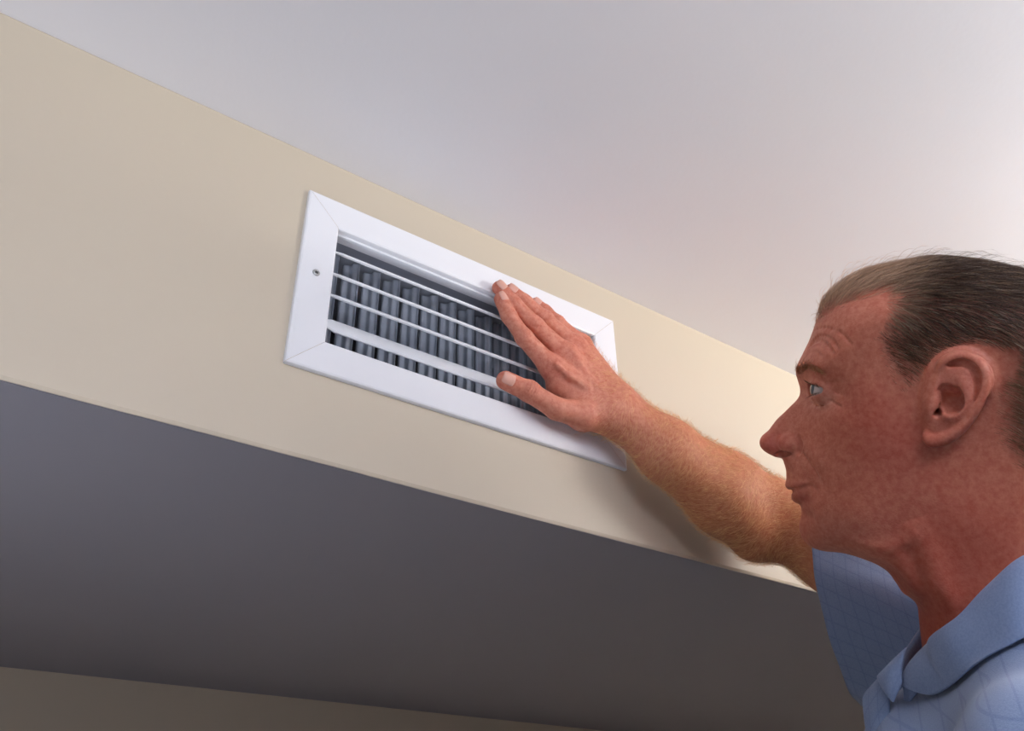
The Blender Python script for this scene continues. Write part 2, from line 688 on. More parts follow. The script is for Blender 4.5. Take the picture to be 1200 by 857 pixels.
prof += [(0.093, 0.108), (0.116, 0.088), (0.131, 0.06), (0.136, 0.028), (0.132, -0.004), (0.122, -0.036), (0.115, -0.065), (0.115, -0.10), (0.122, -0.14), (0.135, -0.185), (0.135, -0.215), (0.02, -0.215)]
poly = catmull(prof, 5)
GH = 0.001
gu = np.arange(-0.135, 0.165, GH)
gv = np.arange(-0.235, 0.15, GH)
GU, GV = np.meshgrid(gu, gv, indexing='ij')


def poly_sd(X, Y, poly):
    best = np.full(X.shape, 1e9)
    inside = np.zeros(X.shape, bool)
    n = len(poly)
    for i in range(n):
        ax, ay = poly[i]; bx, by = poly[(i + 1) % n]
        dx, dy = bx - ax, by - ay
        t = np.clip(((X - ax) * dx + (Y - ay) * dy) / (dx * dx + dy * dy + 1e-15), 0, 1)
        best = np.minimum(best, (X - ax - t * dx) ** 2 + (Y - ay - t * dy) ** 2)
        c = ((ay > Y) != (by > Y))
        with np.errstate(divide='ignore', invalid='ignore'):
            inside ^= c & (X < (bx - ax) * (Y - ay) / (by - ay + 1e-15) + ax)
    d = np.sqrt(best)
    return np.where(inside, d, -d)


def blur(A, n):
    for _ in range(n):
        B_ = np.pad(A, 1, mode='edge')
        A = (B_[:-2, 1:-1] + B_[2:, 1:-1] + 2 * A) / 4
        B_ = np.pad(A, 1, mode='edge')
        A = (B_[1:-1, :-2] + B_[1:-1, 2:] + 2 * A) / 4
    return A


S2 = poly_sd(GU, GV, poly)
Sb = blur(S2, 14)
wgt = np.clip((S2 - 0.002) / 0.006, 0, 1)
S2 = S2 * (1 - wgt) + Sb * wgt


def tps(points, values, smooth=1e-7):
    P = np.array(points); n = len(P)
    def ph(r2): return 0.5 * r2 * np.log(r2 + 1e-12)
    D = ((P[:, None] - P[None]) ** 2).sum(-1)
    A = np.zeros((n + 3, n + 3)); A[:n, :n] = ph(D) + np.eye(n) * smooth
    A[:n, n] = 1; A[:n, n + 1:] = P; A[n, :n] = 1; A[n + 1:, :n] = P.T
    c = np.linalg.solve(A, np.concatenate([values, [0, 0, 0]]))
    out = np.full(GU.shape, c[n]) + c[n + 1] * GU + c[n + 2] * GV
    for i in range(n):
        out += c[i] * ph((GU - P[i, 0]) ** 2 + (GV - P[i, 1]) ** 2)
    return out


# half widths of the head (mm) where the photograph shows each place, and edge rounding radii
Wa = [(897, 517, 9), (905, 505, 10), (905, 526, 11.5), (915, 512, 12), (916, 495, 9), (926, 508, 15), (926, 522, 16), (925, 534, 13), (928, 486, 9), (936, 500, 18),
      (938, 520, 21), (938, 478, 12), (935, 548, 21), (930, 562, 21), (946, 540, 29),
      (941, 468, 11), (943, 458, 13), (949, 466, 19), (950, 480, 25), (950, 500, 29), (958, 520, 36), (960, 545, 38), (951, 457, 25), (960, 458, 33), (969, 458, 38.5),
      (980, 460, 45), (965, 475, 39.5), (965, 490, 42), (980, 485, 51), (1000, 490, 59), (985, 515, 52), (985, 540, 50), (1010, 520, 60),
      (940, 440, 26), (950, 436, 38), (965, 438, 46), (980, 440, 52.5), (950, 420, 45), (970, 415, 54), (1000, 430, 60), (1000, 460, 59), (1030, 470, 65), (1040, 440, 66), (1020, 395, 67),
      (970, 380, 56), (1000, 360, 63), (1040, 350, 70), (1080, 380, 74), (1130, 360, 77), (1180, 400, 77), (1230, 380, 74), (1230, 450, 73), (1150, 460, 74.5),
      (1060, 500, 68), (1095, 480, 69.5), (1060, 540, 66), (1100, 540, 67), (1030, 560, 60), (940, 572, 25), (950, 570, 29), (958, 580, 33), (975, 570, 43), (1000, 575, 52),
      (938, 588, 24), (945, 600, 26), (955, 600, 32), (975, 605, 41), (1000, 610, 50), (945, 620, 23), (955, 632, 27), (980, 632, 38), (1010, 640, 48), (1050, 620, 58), (1075, 590, 64), (1100, 590, 66),
      (1050, 660, 55), (1080, 650, 58), (1100, 680, 58), (1150, 620, 65), (1200, 560, 66), (1230, 620, 60), (1200, 680, 60), (1100, 740, 58), (1160, 740, 62), (1160, 800, 66), (1100, 800, 62), (1250, 700, 62), (1260, 800, 68)]
P_, V_ = [], []
for x, y, w_ in Wa:
    P_.append(H3(x, y, w_ / 1000)[:2]); V_.append(w_ / 1000)
WF = tps(P_, V_)
WF = np.clip(blur(WF, 4), 0.006, 0.08)
Ra = [(896, 517, 9), (905, 533, 5), (912, 492, 6.5), (927, 476, 6.5), (937, 462, 9), (933, 436, 22), (950, 400, 38), (960, 370, 45), (1000, 335, 55), (1060, 316, 62), (1140, 314, 66), (1190, 326, 66),
      (917, 540, 6), (921, 556, 20), (926, 571, 19), (932, 583, 19), (939, 600, 19), (937, 620, 20), (945, 636, 20), (966, 645, 19), (1000, 650, 20), (1040, 668, 22), (1060, 695, 26), (1076, 715, 34), (1081, 755, 42)]
P_, V_ = [], []
for x, y, r_ in Ra:
    P_.append(H3(x, y)[:2]); V_.append(r_ / 1000)
for a, b, r_ in ((0.116, 0.088, 66), (0.136, 0.028, 66), (0.122, -0.036, 58), (0.115, -0.1, 48), (0.135, -0.19, 48), (0.02, -0.215, 40), (0.04, 0.0, 50), (0.0, 0.03, 40)):
    P_.append((a, b)); V_.append(r_ / 1000)
RF = np.clip(tps(P_, V_, 1e-6), 0.0045, 0.07)


def relief(pts, width, height):
    """adds a soft ridge (+) or crease (-) along a pixel path lying on the cheek surface"""
    global WF
    pp = []
    for q in pts:
        x, y = q[0], q[1]
        w_ = q[2] / 1000 if len(q) > 2 else 0.05
        pp.append(H3(x, y, w_)[:2])
    pp = catmull(pp, 5, closed=False)
    best = np.full(GU.shape, 1e9)
    par = np.zeros(GU.shape)
    n = len(pp) - 1
    for i in range(n):
        a, b = pp[i], pp[i + 1]
        ab = b - a
        t = np.clip(((GU - a[0]) * ab[0] + (GV - a[1]) * ab[1]) / (ab @ ab + 1e-15), 0, 1)
        d = (GU - a[0] - t * ab[0]) ** 2 + (GV - a[1] - t * ab[1]) ** 2
        m = d < best
        best = np.where(m, d, best); par = np.where(m, (i + t) / n, par)
    fade = np.clip(np.sin(np.clip(par, 0, 1) * math.pi), 0, 1) ** 0.5
    WF = WF + height * fade * np.exp(-best / (width * width))


# folds the photograph shows
relief([(949, 404, 40), (955, 397, 45), (964, 398, 50), (973, 408, 52)], 0.0015, -0.0024)
relief([(944, 412, 36), (952, 405, 42), (961, 405, 46), (969, 414, 50)], 0.0015, -0.0024)
relief([(941, 419, 32), (948, 413, 38), (957, 413, 44), (964, 420, 48)], 0.0015, -0.0021)
relief([(936, 433, 18), (944, 427, 30), (955, 428, 38), (968, 436, 46)], 0.0035, 0.0022)
relief([(938, 528, 20), (946, 541, 28), (956, 556, 36), (966, 575, 40)], 0.0028, -0.0013)
relief([(945, 520, 26), (955, 535, 35), (966, 552, 42)], 0.0050, 0.0010)
relief([(960, 590, 34), (967, 603, 38), (968, 615, 38)], 0.0035, -0.0009)
relief([(968, 466, 38), (977, 474, 44), (990, 480, 52)], 0.0018, -0.0006)
relief([(970, 458, 40), (980, 459, 46), (992, 463, 54)], 0.0014, -0.0013)
relief([(969, 452, 40), (979, 448, 47), (990, 449, 54)], 0.0014, -0.0011)
relief([(952, 476, 26), (963, 481, 37), (975, 478, 44)], 0.0020, -0.0006)
relief([(1030, 655, 45), (1045, 672, 50), (1058, 692, 50), (1066, 720, 50)], 0.0035, -0.0042)
relief([(1012, 653, 42), (1040, 660, 50), (1066, 682, 54), (1076, 705, 54)], 0.0040, 0.0022)
relief([(990, 642, 42), (1020, 645, 50), (1050, 640, 57), (1075, 622, 62)], 0.0060, 0.0020)
relief([(1070, 610, 62), (1090, 650, 60), (1105, 700, 58), (1110, 740, 58)], 0.0100, 0.0030)
relief([(1060, 640, 60), (1078, 680, 56), (1090, 720, 56)], 0.0060, -0.0025)
relief([(934, 603, 22), (945, 607, 28), (955, 606, 32)], 0.0040, -0.0022)
relief([(1083, 455, 68), (1084, 490, 69), (1082, 520, 68)], 0.0030, -0.0012)


def g2(A, u, v):
    x = np.clip((u - gu[0]) / GH, 0, len(gu) - 1.001)
    y = np.clip((v - gv[0]) / GH, 0, len(gv) - 1.001)
    i, j = x.astype(int), y.astype(int)
    fx, fy = x - i, y - j
    return (A[i, j] * (1 - fx) + A[i + 1, j] * fx) * (1 - fy) + (A[i, j + 1] * (1 - fx) + A[i + 1, j + 1] * fx) * fy


def skull(L):
    u, v, w = L[:, 0], L[:, 1], L[:, 2]
    # outside the grid: distance to it
    ou = np.maximum(np.maximum(gu[0] - u, u - gu[-1]), 0)
    ov = np.maximum(np.maximum(gv[0] - v, v - gv[-1]), 0)
    s, W_, R_ = g2(S2, u, v), g2(WF, u, v), g2(RF, u, v)
    a = np.abs(w) / W_
    b = np.maximum(1 - s / R_, 0)
    k = np.sqrt(a * a + b * b) + 1e-9
    gr = np.sqrt((a / (k * W_)) ** 2 + (b / (k * R_)) ** 2) + 1e-9
    return (k - 1) / gr + ou + ov


def mirror(ops):
    out = []
    for o in ops:
        out.append(o)
        if isinstance(o, Cone):
            out.append(Cone(o.a * [1, 1, -1], o.b * [1, 1, -1], o.ra, o.rb, o.k, o.op))
        else:
            out.append(Ell(o.c * [1, 1, -1], o.r, o.k, o.op, o.ax * np.array([1, 1, -1])))
    return out


def chain(px, rr, ww, k=0.003, op='u'):
    """pixel path on the side of the head -> tapered capsules; rr radii mm, ww side distance mm"""
    pp = [H3(x, y, w / 1000) for (x, y), w in zip(px, ww)]
    pp = catmull(pp, 3, closed=False)
    r = np.interp(np.linspace(0, 1, len(pp)), np.linspace(0, 1, len(rr)), rr) / 1000
    return [Cone(pp[i], pp[i + 1], r[i], r[i + 1], k, op) for i in range(len(pp) - 1)]


EYE = H3(968.5, 457.5, 0.0315)
EYE_R = 0.0120
hops = []
# lids: a ball over the eyeball, then the eyeball's room and the lid opening are taken out
hops.append(Ell(EYE, [0.0141] * 3, 0.006))
hops += chain([(943, 447.5), (950, 443.5), (959, 443.5), (968, 449)], [0.5, 0.7, 0.7, 0.4], [31, 39.5, 43.5, 44.5], 0.0022, 's')
# wing of the nose, nostril
hops.append(Ell(H3(925, 520, 0.0135), [0.0088, 0.0078, 0.0058], 0.004))
hops.append(Ell(H3(901, 519, 0.0045), [0.0075, 0.0070, 0.0075], 0.006))
hops.append(Cone(H3(912, 533.0, 0.0090), H3(925, 529.0, 0.0120), 0.0026, 0.0032, 0.0018, 's'))
hops.append(Cone(H3(919, 532, 0.009), H3(919, 519, 0.006), 0.0028, 0.0022, 0.002, 's'))
hops += chain([(935, 512), (938.5, 522), (936, 532)], [1.0, 1.4, 1.0], [20.5, 20.5, 19], 0.003, 's')
# lips
hops += chain([(925, 569), (933, 569), (941, 567.5), (950, 568)], [3.0, 3.0, 2.4, 1.5], [3, 14, 20, 25.5], 0.004)
hops += chain([(934, 583), (940, 580), (946, 577.5), (952, 575)], [4.2, 4.0, 3.2, 1.8], [4, 12, 19, 25], 0.004)
hops += chain([(926, 575.5), (933, 574.5), (941, 571.5), (949, 569.5), (956, 574)], [1.7, 1.5, 1.4, 1.2, 0.8], [10, 20, 26, 30, 32.5], 0.0018, 's')
hops += chain([(924, 576), (930, 576)], [1.3, 1.0], [0, 14], 0.0015, 's')
# ear
hops += chain([(1094, 500), (1098, 462), (1110, 432), (1130, 425), (1146, 438), (1149, 458)], [5, 7, 7, 7, 7, 6], [69, 70, 71, 72, 73, 73], 0.008)   # root
ear_axis = H3(1150, 450, 0.085) - H3(1090, 470, 0.074)
hops.append(Cone(H3(1108, 495, 0.073), H3(1131, 445, 0.080), 0.012, 0.0185, 0.004, 'u', (np.array([0.22, 0, -0.975]), 0.26)))
hops.append(Cone(H3(1098, 510, 0.072), H3(1116, 488, 0.076), 0.0075, 0.011, 0.004, 'u', (np.array([0.22, 0, -0.975]), 0.42)))
rim = [(1106, 452), (1101.5, 440), (1103, 428), (1113, 420), (1129, 417.5), (1143, 422.5), (1151.5, 434), (1154, 448), (1151, 463), (1144, 479), (1133, 495), (1119, 508), (1105, 515), (1092, 517), (1086, 512)]
hops += chain(rim, [1.8, 2.4, 2.7, 3.0, 3.2, 3.2, 3.0, 2.9, 2.8, 2.8, 3.0, 3.6, 4.2, 4.2, 3.2],
              [74, 76.5, 79, 81, 82.5, 84, 85, 85.5, 85, 83.5, 81, 78, 75.5, 73.5, 71.5], 0.0022)
hops += chain([(1112, 428), (1128, 425.5), (1139, 431), (1145, 441), (1145, 455), (1139, 472), (1131, 484)], [1.5, 2.0, 2.1, 2.0, 1.9, 1.6, 1.0], [80, 83.5, 85, 85.5, 85, 83, 81.5], 0.0025, 's')
hops += chain([(1124, 440), (1131, 450), (1133.5, 464), (1129, 478), (1120, 487), (1111, 489)], [2.6, 3.2, 3.3, 3.0, 2.8, 2.6], [79, 81.5, 82, 80.5, 79, 77.5], 0.004)
hops.append(Ell(H3(1116, 469, 0.079), [0.0092, 0.0105, 0.0085], 0.003, 's'))
hops.append(Ell(H3(1108, 458, 0.079), [0.0050, 0.0045, 0.0040], 0.003, 's'))
hops += chain([(1103, 452), (1112, 455), (1121, 461)], [1.6, 1.5, 0.8], [74, 73.5, 72], 0.003)
hops += chain([(1095, 463), (1092.5, 474), (1091, 486)], [2.6, 3.4, 3.0], [73.5, 74.5, 73], 0.004)
hops.append(Cone(H3(1099, 485, 0.077), H3(1093, 474, 0.058), 0.0026, 0.0028, 0.0015, 's'))
hops.append(Cone(H3(1098, 487, 0.0775), H3(1102, 476, 0.0755), 0.0016, 0.0018, 0.0015, 's'))


def hit(px, py):
    """where the sight line meets the side of the head"""
    d_ = ray(px, py); d_ = d_ / np.linalg.norm(d_)
    t = np.arange(0.60, 0.85, 0.0008)
    L = to_head(CAM + t[:, None] * d_)
    f = skull(L)
    i = np.argmax(f < 0)
    return L[i] if f[i] < 0 else L[np.argmin(f)]


def wrinkle(pts, r=0.0008, k=0.0028):
    pp = catmull([hit(x, y) for x, y in pts], 3, closed=False)
    n_ = len(pp)
    for i in range(n_ - 1):
        a0 = math.sin(math.pi * (i + 0.3) / n_) ** 0.5 * r
        a1 = math.sin(math.pi * (i + 1.0) / n_) ** 0.5 * r
        hops.append(Cone(pp[i], pp[i + 1], a0, a1, k, 's'))


wrinkle([(951, 401), (958, 395), (967, 395), (975, 400), (982, 408)], 0.0008, 0.0030)
wrinkle([(948, 407), (956, 400), (964, 401), (971, 407), (976, 414)], 0.0008, 0.0030)
wrinkle([(982, 388), (989, 394), (997, 403)], 0.0005, 0.0024)
wrinkle([(955, 387), (966, 384), (978, 387)], 0.0004, 0.0020)
wrinkle([(970, 459), (979, 460), (989, 464)], 0.0004, 0.0018)
wrinkle([(969, 466), (977, 472), (986, 477)], 0.0004, 0.0018)
wrinkle([(949, 472), (957, 476), (967, 475)], 0.0005, 0.0022)
wrinkle([(941, 531), (949, 543), (957, 555), (963, 568)], 0.0004, 0.0022)
wrinkle([(1083, 440), (1081, 470), (1082, 500)], 0.0004, 0.0020)
hops = mirror(hops)

for o in hops:
    if isinstance(o, Cone) and o.flat is None and False:
        pass
_fl = (np.array([0.22, 0, -0.975]), 0.26)
# flatness survives mirroring
for i in range(0, len(hops), 2):
    if isinstance(hops[i], Cone) and hops[i].flat is not None:
        ax, fc = hops[i].flat
        hops[i + 1].flat = (ax * [1, 1, -1], fc)


def eye_cut(d, L):
    for sg in (1, -1):
        c = EYE * [1, 1, sg]
        q = L - c
        r = np.sqrt((q * q).sum(1))
        m = r < 0.022
        if not m.any():
            continue
        qq = q[m]
        # opening between the lids: a wedge that closes at the outer corner
        x = -(qq[:, 0] + 0.0018)
        up = qq[:, 1] - (0.0012 + 0.50 * x - 14 * x * np.abs(x))
        lo_ = -(qq[:, 1] + 0.0022) - (0.42 * x - 12 * x * np.abs(x))
        wedge = np.maximum(np.maximum(up, lo_), -x)
        wedge = np.maximum(wedge, r[m] - 0.020)
        e = np.minimum(wedge, r[m] - (EYE_R + 0.0003))
        d[m] = smax(d[m], -e, 0.0010)
    return d


neck_ops = []


def head_fn(P):
    L = to_head(P)
    d = skull(L)
    d = combine(d, L, hops)
    return eye_cut(d, L)


hc = to_world([0.015, -0.035, 0])
ext = np.abs(HM.T) @ np.array([0.145, 0.19, 0.10])
hv, hq = surface_nets(head_fn, hc - ext, hc + ext, 0.00095)
hv = relax(hv, hq, 1, 0.4)

# ------------------------------------------------------------------ hand and arm (room coordinates)
YV = YW - 0.0056                      # face of the register


def hp(zx, zy, off, px0=560, py0=310, s=3.895):
    """a place on the hand, measured in an enlargement of the photograph, 'off' metres out from the register"""
    return on_y(px0 + zx / s, py0 + zy / s, YV - off)


def finger(pts, rr, k_in=0.004):
    ops = []
    for i in range(len(pts) - 1):
        ops.append(Cone(pts[i], pts[i + 1], rr[i], rr[i + 1], k_in))
    return ops


NY = np.array([0, -1.0, 0])
F_index = finger([hp(106, 160, .0078), hp(141, 234, .0105), hp(212, 336, .0140), hp(335, 470, .0150)], [.0076, .0080, .0088, .0115])
F_mid = finger([hp(98, 108, .0078), hp(168, 185, .0115), hp(262, 282, .0160), hp(392, 410, .0175)], [.0078, .0082, .0092, .0118])
F_ring = finger([hp(150, 122, .0080), hp(213, 172, .0110), hp(304, 250, .0150), hp(434, 372, .0160)], [.0076, .0080, .0088, .0112])
F_lit = finger([hp(264, 178, .0070), hp(308, 215, .0090), hp(362, 268, .0120), hp(470, 365, .0130)], [.0064, .0070, .0078, .0100])
F_thumb = finger([hp(127, 530, .0115), hp(232, 580, .0155), hp(360, 660, .0190), hp(480, 690, .0210)], [.0096, .0102, .0112, .0145])
WR = on_y(719, 479, YV - 0.027)
palm = []
for f, r_, off in ((F_index, .0130, .0), (F_mid, .0135, .0), (F_ring, .0125, .0), (F_lit, .0115, .0)):
    palm.append(Cone(f[-1].b, WR + (f[-1].b - F_mid[-1].b) * 0.32, r_ * 0.95, .0165, 0.012))
palm.append(Cone(hp(480, 690, .0190), WR + np.array([0, 0, -0.008]), .0165, .0175, 0.014))
palm.append(Cone(hp(350, 560, .0110), hp(470, 640, .0160), .0085, .0130, 0.012))     # web of the thumb
# knuckles, finger joints, tendons
knuck = []
for f, r_ in ((F_index, .0082), (F_mid, .0086), (F_ring, .0078), (F_lit, .0068)):
    p = f[-1].b + NY * (f[-1].rb - r_ + 0.0008)
    knuck.append(Ell(p, [r_] * 3, 0.006))
    q = f[-2].b + NY * (f[-2].rb * 0.20)
    knuck.append(Ell(q, [f[-2].rb * 0.93] * 3, 0.004))
    wr_top = WR + NY * 0.014 + (f[-1].b - F_mid[-1].b) * 0.15
    knuck.append(Cone(p + NY * (r_ * 0.55), wr_top, .0024, .0026, 0.006))
q = F_thumb[1].a
knuck.append(Ell(q + NY * 0.002, [.0102] * 3, .004))
for pts in (((430, 400), (470, 470), (520, 540), (600, 600)), ((360, 460), (420, 510), (500, 560)), ((500, 420), (540, 500), (610, 570))):
    vp = [hp(x, y, .0292 + .0028 * i) for i, (x, y) in enumerate(pts)]
    for a_, b_ in zip(vp[:-1], vp[1:]):
        knuck.append(Cone(a_, b_, .0014, .0016, .007))
# skin creases over the finger joints
crease = []


def creases(c, axis, nrm, r, n=3, gap=.0028, depth=.0006):
    crease.append((np.array(c), np.array(axis), np.array(nrm), r, n, gap, depth))


def crease_relief(d, P):
    for c, axis, nrm, r, n, gap, depth in crease:
        q = P - c
        m = (np.abs(q) < r * 1.6).all(1)
        if not m.any():
            continue
        q = q[m]
        x = q @ axis + 0.10 * (np.abs(np.cross(q, axis) @ nrm) ** 2) / r
        dors = np.clip((q @ nrm) / r, 0, 1)
        w_ = np.zeros(len(q))
        for i in range(n):
            o = (i - (n - 1) / 2) * gap
            w_ += np.exp(-((x - o) / 0.00075) ** 2) * (1 if i == n // 2 else 0.7)
        d[m] = d[m] + depth * w_ * dors
    return d


for f in (F_index, F_mid, F_ring, F_lit):
    ax = f[1].b - f[1].a; ax /= np.linalg.norm(ax)
    creases(f[1].b + NY * f[1].rb * 0.22, ax, NY, f[1].rb, 4, .0028, .0010)
    creases(f[0].b, ax, NY, f[0].rb, 2, .0024, .0004)
ax = F_thumb[1].b - F_thumb[1].a; ax /= np.linalg.norm(ax)
tn = NY - ax * (NY @ ax); tn = tn + np.array([-0.15, 0, -0.35]); tn /= np.linalg.norm(tn)
creases(F_thumb[1].a + NY * 0.001, ax, tn, .0106, 4, .0030, .0012)

# forearm: wrist -> elbow -> shoulder
EL = on_y(903, 611, YW - 0.062)
SH_R = to_world([0.082, -0.195, -0.185])
MF = on_y(782, 528, YW - 0.050)
pz = np.array([0.40, 0, 0.92])
W1 = on_y(716, 476, YV - 0.026)
arm = [
    Cone(W1 + pz * .0075, MF + pz * .008, .0178, .0250, 0.016),
    Cone(W1 - pz * .0085, MF - pz * .009, .0168, .0250, 0.016),
    Cone(MF + pz * .008, on_y(853, 568, YW - 0.056), .0250, .0325, 0.016),
    Cone(MF - pz * .009, on_y(846, 588, YW - 0.056), .0250, .0330, 0.016),
    Cone(on_y(853, 568, YW - 0.056), on_y(905, 606, YW - 0.064), .0325, .0350, 0.016),
    Cone(on_y(846, 588, YW - 0.056), on_y(884, 622, YW - 0.058), .0330, .0290, 0.016),
    Ell(on_y(888, 632, YW - 0.054), [.022, .022, .020], 0.018),
    Cone(on_y(905, 604, YW - 0.064), EL + (SH_R - EL) * 0.35, .0370, .0440, 0.02),
    Cone(EL + (SH_R - EL) * 0.35, SH_R, .0440, .0560, 0.02),
    Cone(W1 + pz * .006 + NY * .010, W1 + pz * .010 + NY * .012, .0085, .0085, 0.010),      # bump of the wrist bone
    Cone(W1 + pz * .002 + NY * .014, MF + pz * .004 + NY * .017, .0040, .0070, 0.012),
    Cone(W1 - pz * .006 + NY * .013, MF - pz * .010 + NY * .015, .0035, .0070, 0.012),
]


def hand_groups(P, groups, rest):
    d = np.full(len(P), 1.0)
    for g_ in groups:
        e = combine(np.full(len(P), 1.0), P, g_)
        d = smin(d, e, 0.0010)
    r_ = combine(np.full(len(P), 1.0), P, rest)
    return smin(d, r_, 0.0060)


HG = [F_index, F_mid, F_ring, F_lit, F_thumb]


def arm_fn(P):
    d = hand_groups(P, HG, palm + arm)
    d = combine(d, P, knuck, pad=0.03)
    d = crease_relief(d, P)
    # fine unevenness of the skin
    d = d + 0.00008 * np.sin(P[:, 0] * 310 + 2 * np.sin(P[:, 2] * 270)) * np.sin(P[:, 2] * 330 + 1.5 * np.sin(P[:, 0] * 240))
    # the wall and the register are hard
    d = np.maximum(d, P[:, 1] - (YV - 0.0004))
    return d


_hi = np.array([0.96, YW + 0.01, Z0 + 0.60]); _lo = np.array([0.34, 0.28, Z0 + 0.05])
av, aq = surface_nets(arm_fn, _lo, _hi, 0.0010, B=8)
av = relax(av, aq, 1, 0.3)

# ------------------------------------------------------------------ trunk under the shirt, other arm (head frame)
SH_L = np.array([0.092, -0.225, 0.165])
trunk = [
    Cone([0.105, -0.215, 0.03], SH_L, .056, .054, 0.04),
    Cone([0.105, -0.210, -0.03], [0.082, -0.205, -0.165], .056, .060, 0.04),
    Ell([0.088, -0.355, 0.0], [.116, .150, .180], 0.05),
    Ell([0.100, -0.50, 0.0], [.112, .20, .170], 0.06),
    Cone(SH_L, [0.125, -0.45, 0.215], .054, .044, 0.03),
    Cone([0.125, -0.45, 0.215], [0.02, -0.66, 0.215], .040, .028, 0.015),
    Cone([0.02, -0.66, 0.215], [-0.015, -0.73, 0.205], .029, .026, 0.015, 'u', (np.array([0, 0, 1.0]), 0.55)),
]
lhand = []
for i, (dx, L_) in enumerate(((-.030, .075), (-.012, .085), (.006, .080), (.022, .065))):
    a = np.array([-0.030 + dx * .9, -0.765 + abs(i - 1) * .004, 0.203]); b = a + np.array([-.018 + dx * .2, -L_ * .6, -.010]); c = b + np.array([.012, -L_ * .45, -.022])
    lhand.append([Cone(a + [0.012, 0.045, 0], a, .013, .0105, .01), Cone(a, b, .0105, .0088, .004), Cone(b, c, .0088, .0075, .004)])
a = np.array([-0.040, -0.720, 0.190])
lhand.append([Cone(a + [.02, .02, .005], a, .015, .012, .01), Cone(a, a + [-.022, -.035, -.014], .0115, .010, .004), Cone(a + [-.022, -.035, -.014], a + [-.028, -.062, -.020], .010, .0085, .004)])


def trunk_fn(P):
    L = to_head(P)
    d = combine(np.full(len(P), 1.0), L, trunk[:4], pad=0.2) + 0.006
    d = combine(d, L, trunk[4:], pad=0.2)
    for g_ in lhand:
        d = smin(d, combine(np.full(len(P), 1.0), L, g_, pad=0.1), 0.003)
    return d


tc = to_world([0.08, -0.50, 0.02])
ext = np.abs(HM.T) @ np.array([0.18, 0.42, 0.30])
tv, tq = surface_nets(trunk_fn, tc - ext, tc + ext, 0.0042)

# ------------------------------------------------------------------ one continuous body
def biggest(V, Q):
    """keep the largest connected piece"""
    lab = np.arange(len(V))
    E_ = np.concatenate([Q[:, [0, 1]], Q[:, [1, 2]], Q[:, [2, 3]]])
    while True:
        a, b = lab[E_[:, 0]], lab[E_[:, 1]]
        m = a != b
        if not m.any():
            break
        lo_, hi_ = np.minimum(a[m], b[m]), np.maximum(a[m], b[m])
        np.minimum.at(lab, hi_, lo_)
        while True:
            l2 = lab[lab]
            if (l2 == lab).all():
                break
            lab = l2
    root_, cnt = np.unique(lab[Q[:, 0]], return_counts=True)
    k = root_[cnt.argmax()]
    Q = Q[lab[Q[:, 0]] == k]
    used = np.unique(Q)
    mp = np.full(len(V), -1); mp[used] = np.arange(len(used))
    return V[used], mp[Q]


def union_meshes(parts):
    objs = []
    for n_, (V, Q) in enumerate(parts):
        o = bpy.data.objects.new('body_piece', fast_mesh('body_piece', *biggest(V, Q)))
        COL.objects.link(o)
        objs.append(o)
    base = objs[0]
    for o in objs[1:]:
        md = base.modifiers.new('join', 'BOOLEAN')
        md.operation = 'UNION'
        md.solver = 'MANIFOLD'
        md.object = o
    dg = bpy.context.evaluated_depsgraph_get()
    me = bpy.data.meshes.new_from_object(base.evaluated_get(dg))
    for o in objs:
        m_ = o.data
        bpy.data.objects.remove(o)
        bpy.data.meshes.remove(m_)
    me.name = 'body'
    me.materials.clear()
    me.polygons.foreach_set('use_smooth', [True] * len(me.polygons))
    return me


body_me = union_meshes([(hv, hq), (tv, tq), (av, aq)])
nv_ = len(body_me.vertices)
BV = np.empty(nv_ * 3, dtype=np.float32)
body_me.vertices.foreach_get('co', BV)
BV = BV.reshape(-1, 3).astype(float)
BL = to_head(BV)


def blob(L, px, py, w, ru, rv):
    c = H3(px, py, w / 1000)
    return np.exp(-(((L[:, 0] - c[0]) / ru) ** 2 + ((L[:, 1] - c[1]) / rv) ** 2))


def mixc(A, col, m):
    m = np.clip(m, 0, 1)[:, None]
    return A * (1 - m) + np.array(lin(*col)) * m


hair_px = [(952, 380, 20), (962, 371, 38), (978, 362, 50), (992, 355, 56), (1013, 347, 60), (1036, 342, 64), (1042, 352, 65), (1038, 375, 67), (1027, 398, 66), (1036, 420, 67), (1046, 438, 68), (1056, 455, 69), (1064, 452, 69), (1074, 441, 70), (1092, 424, 71),
           (1112, 410, 72), (1135, 406, 73), (1152, 415, 73), (1161, 435, 73), (1163, 465, 72), (1166, 500, 70), (1173, 524, 68), (1187, 543, 67), (1203, 556, 66)]
hair_poly = [tuple(H3(x, y, w / 1000)[:2]) for x, y, w in hair_px]
hair_poly += [(0.100, -0.045), (0.118, -0.066), (0.17, -0.07), (0.19, 0.20), (-0.11, 0.20), (-0.12, 0.085), (-0.076, 0.082)]
hair_poly = np.array(hair_poly)
HS = poly_sd(GU, GV, hair_poly)

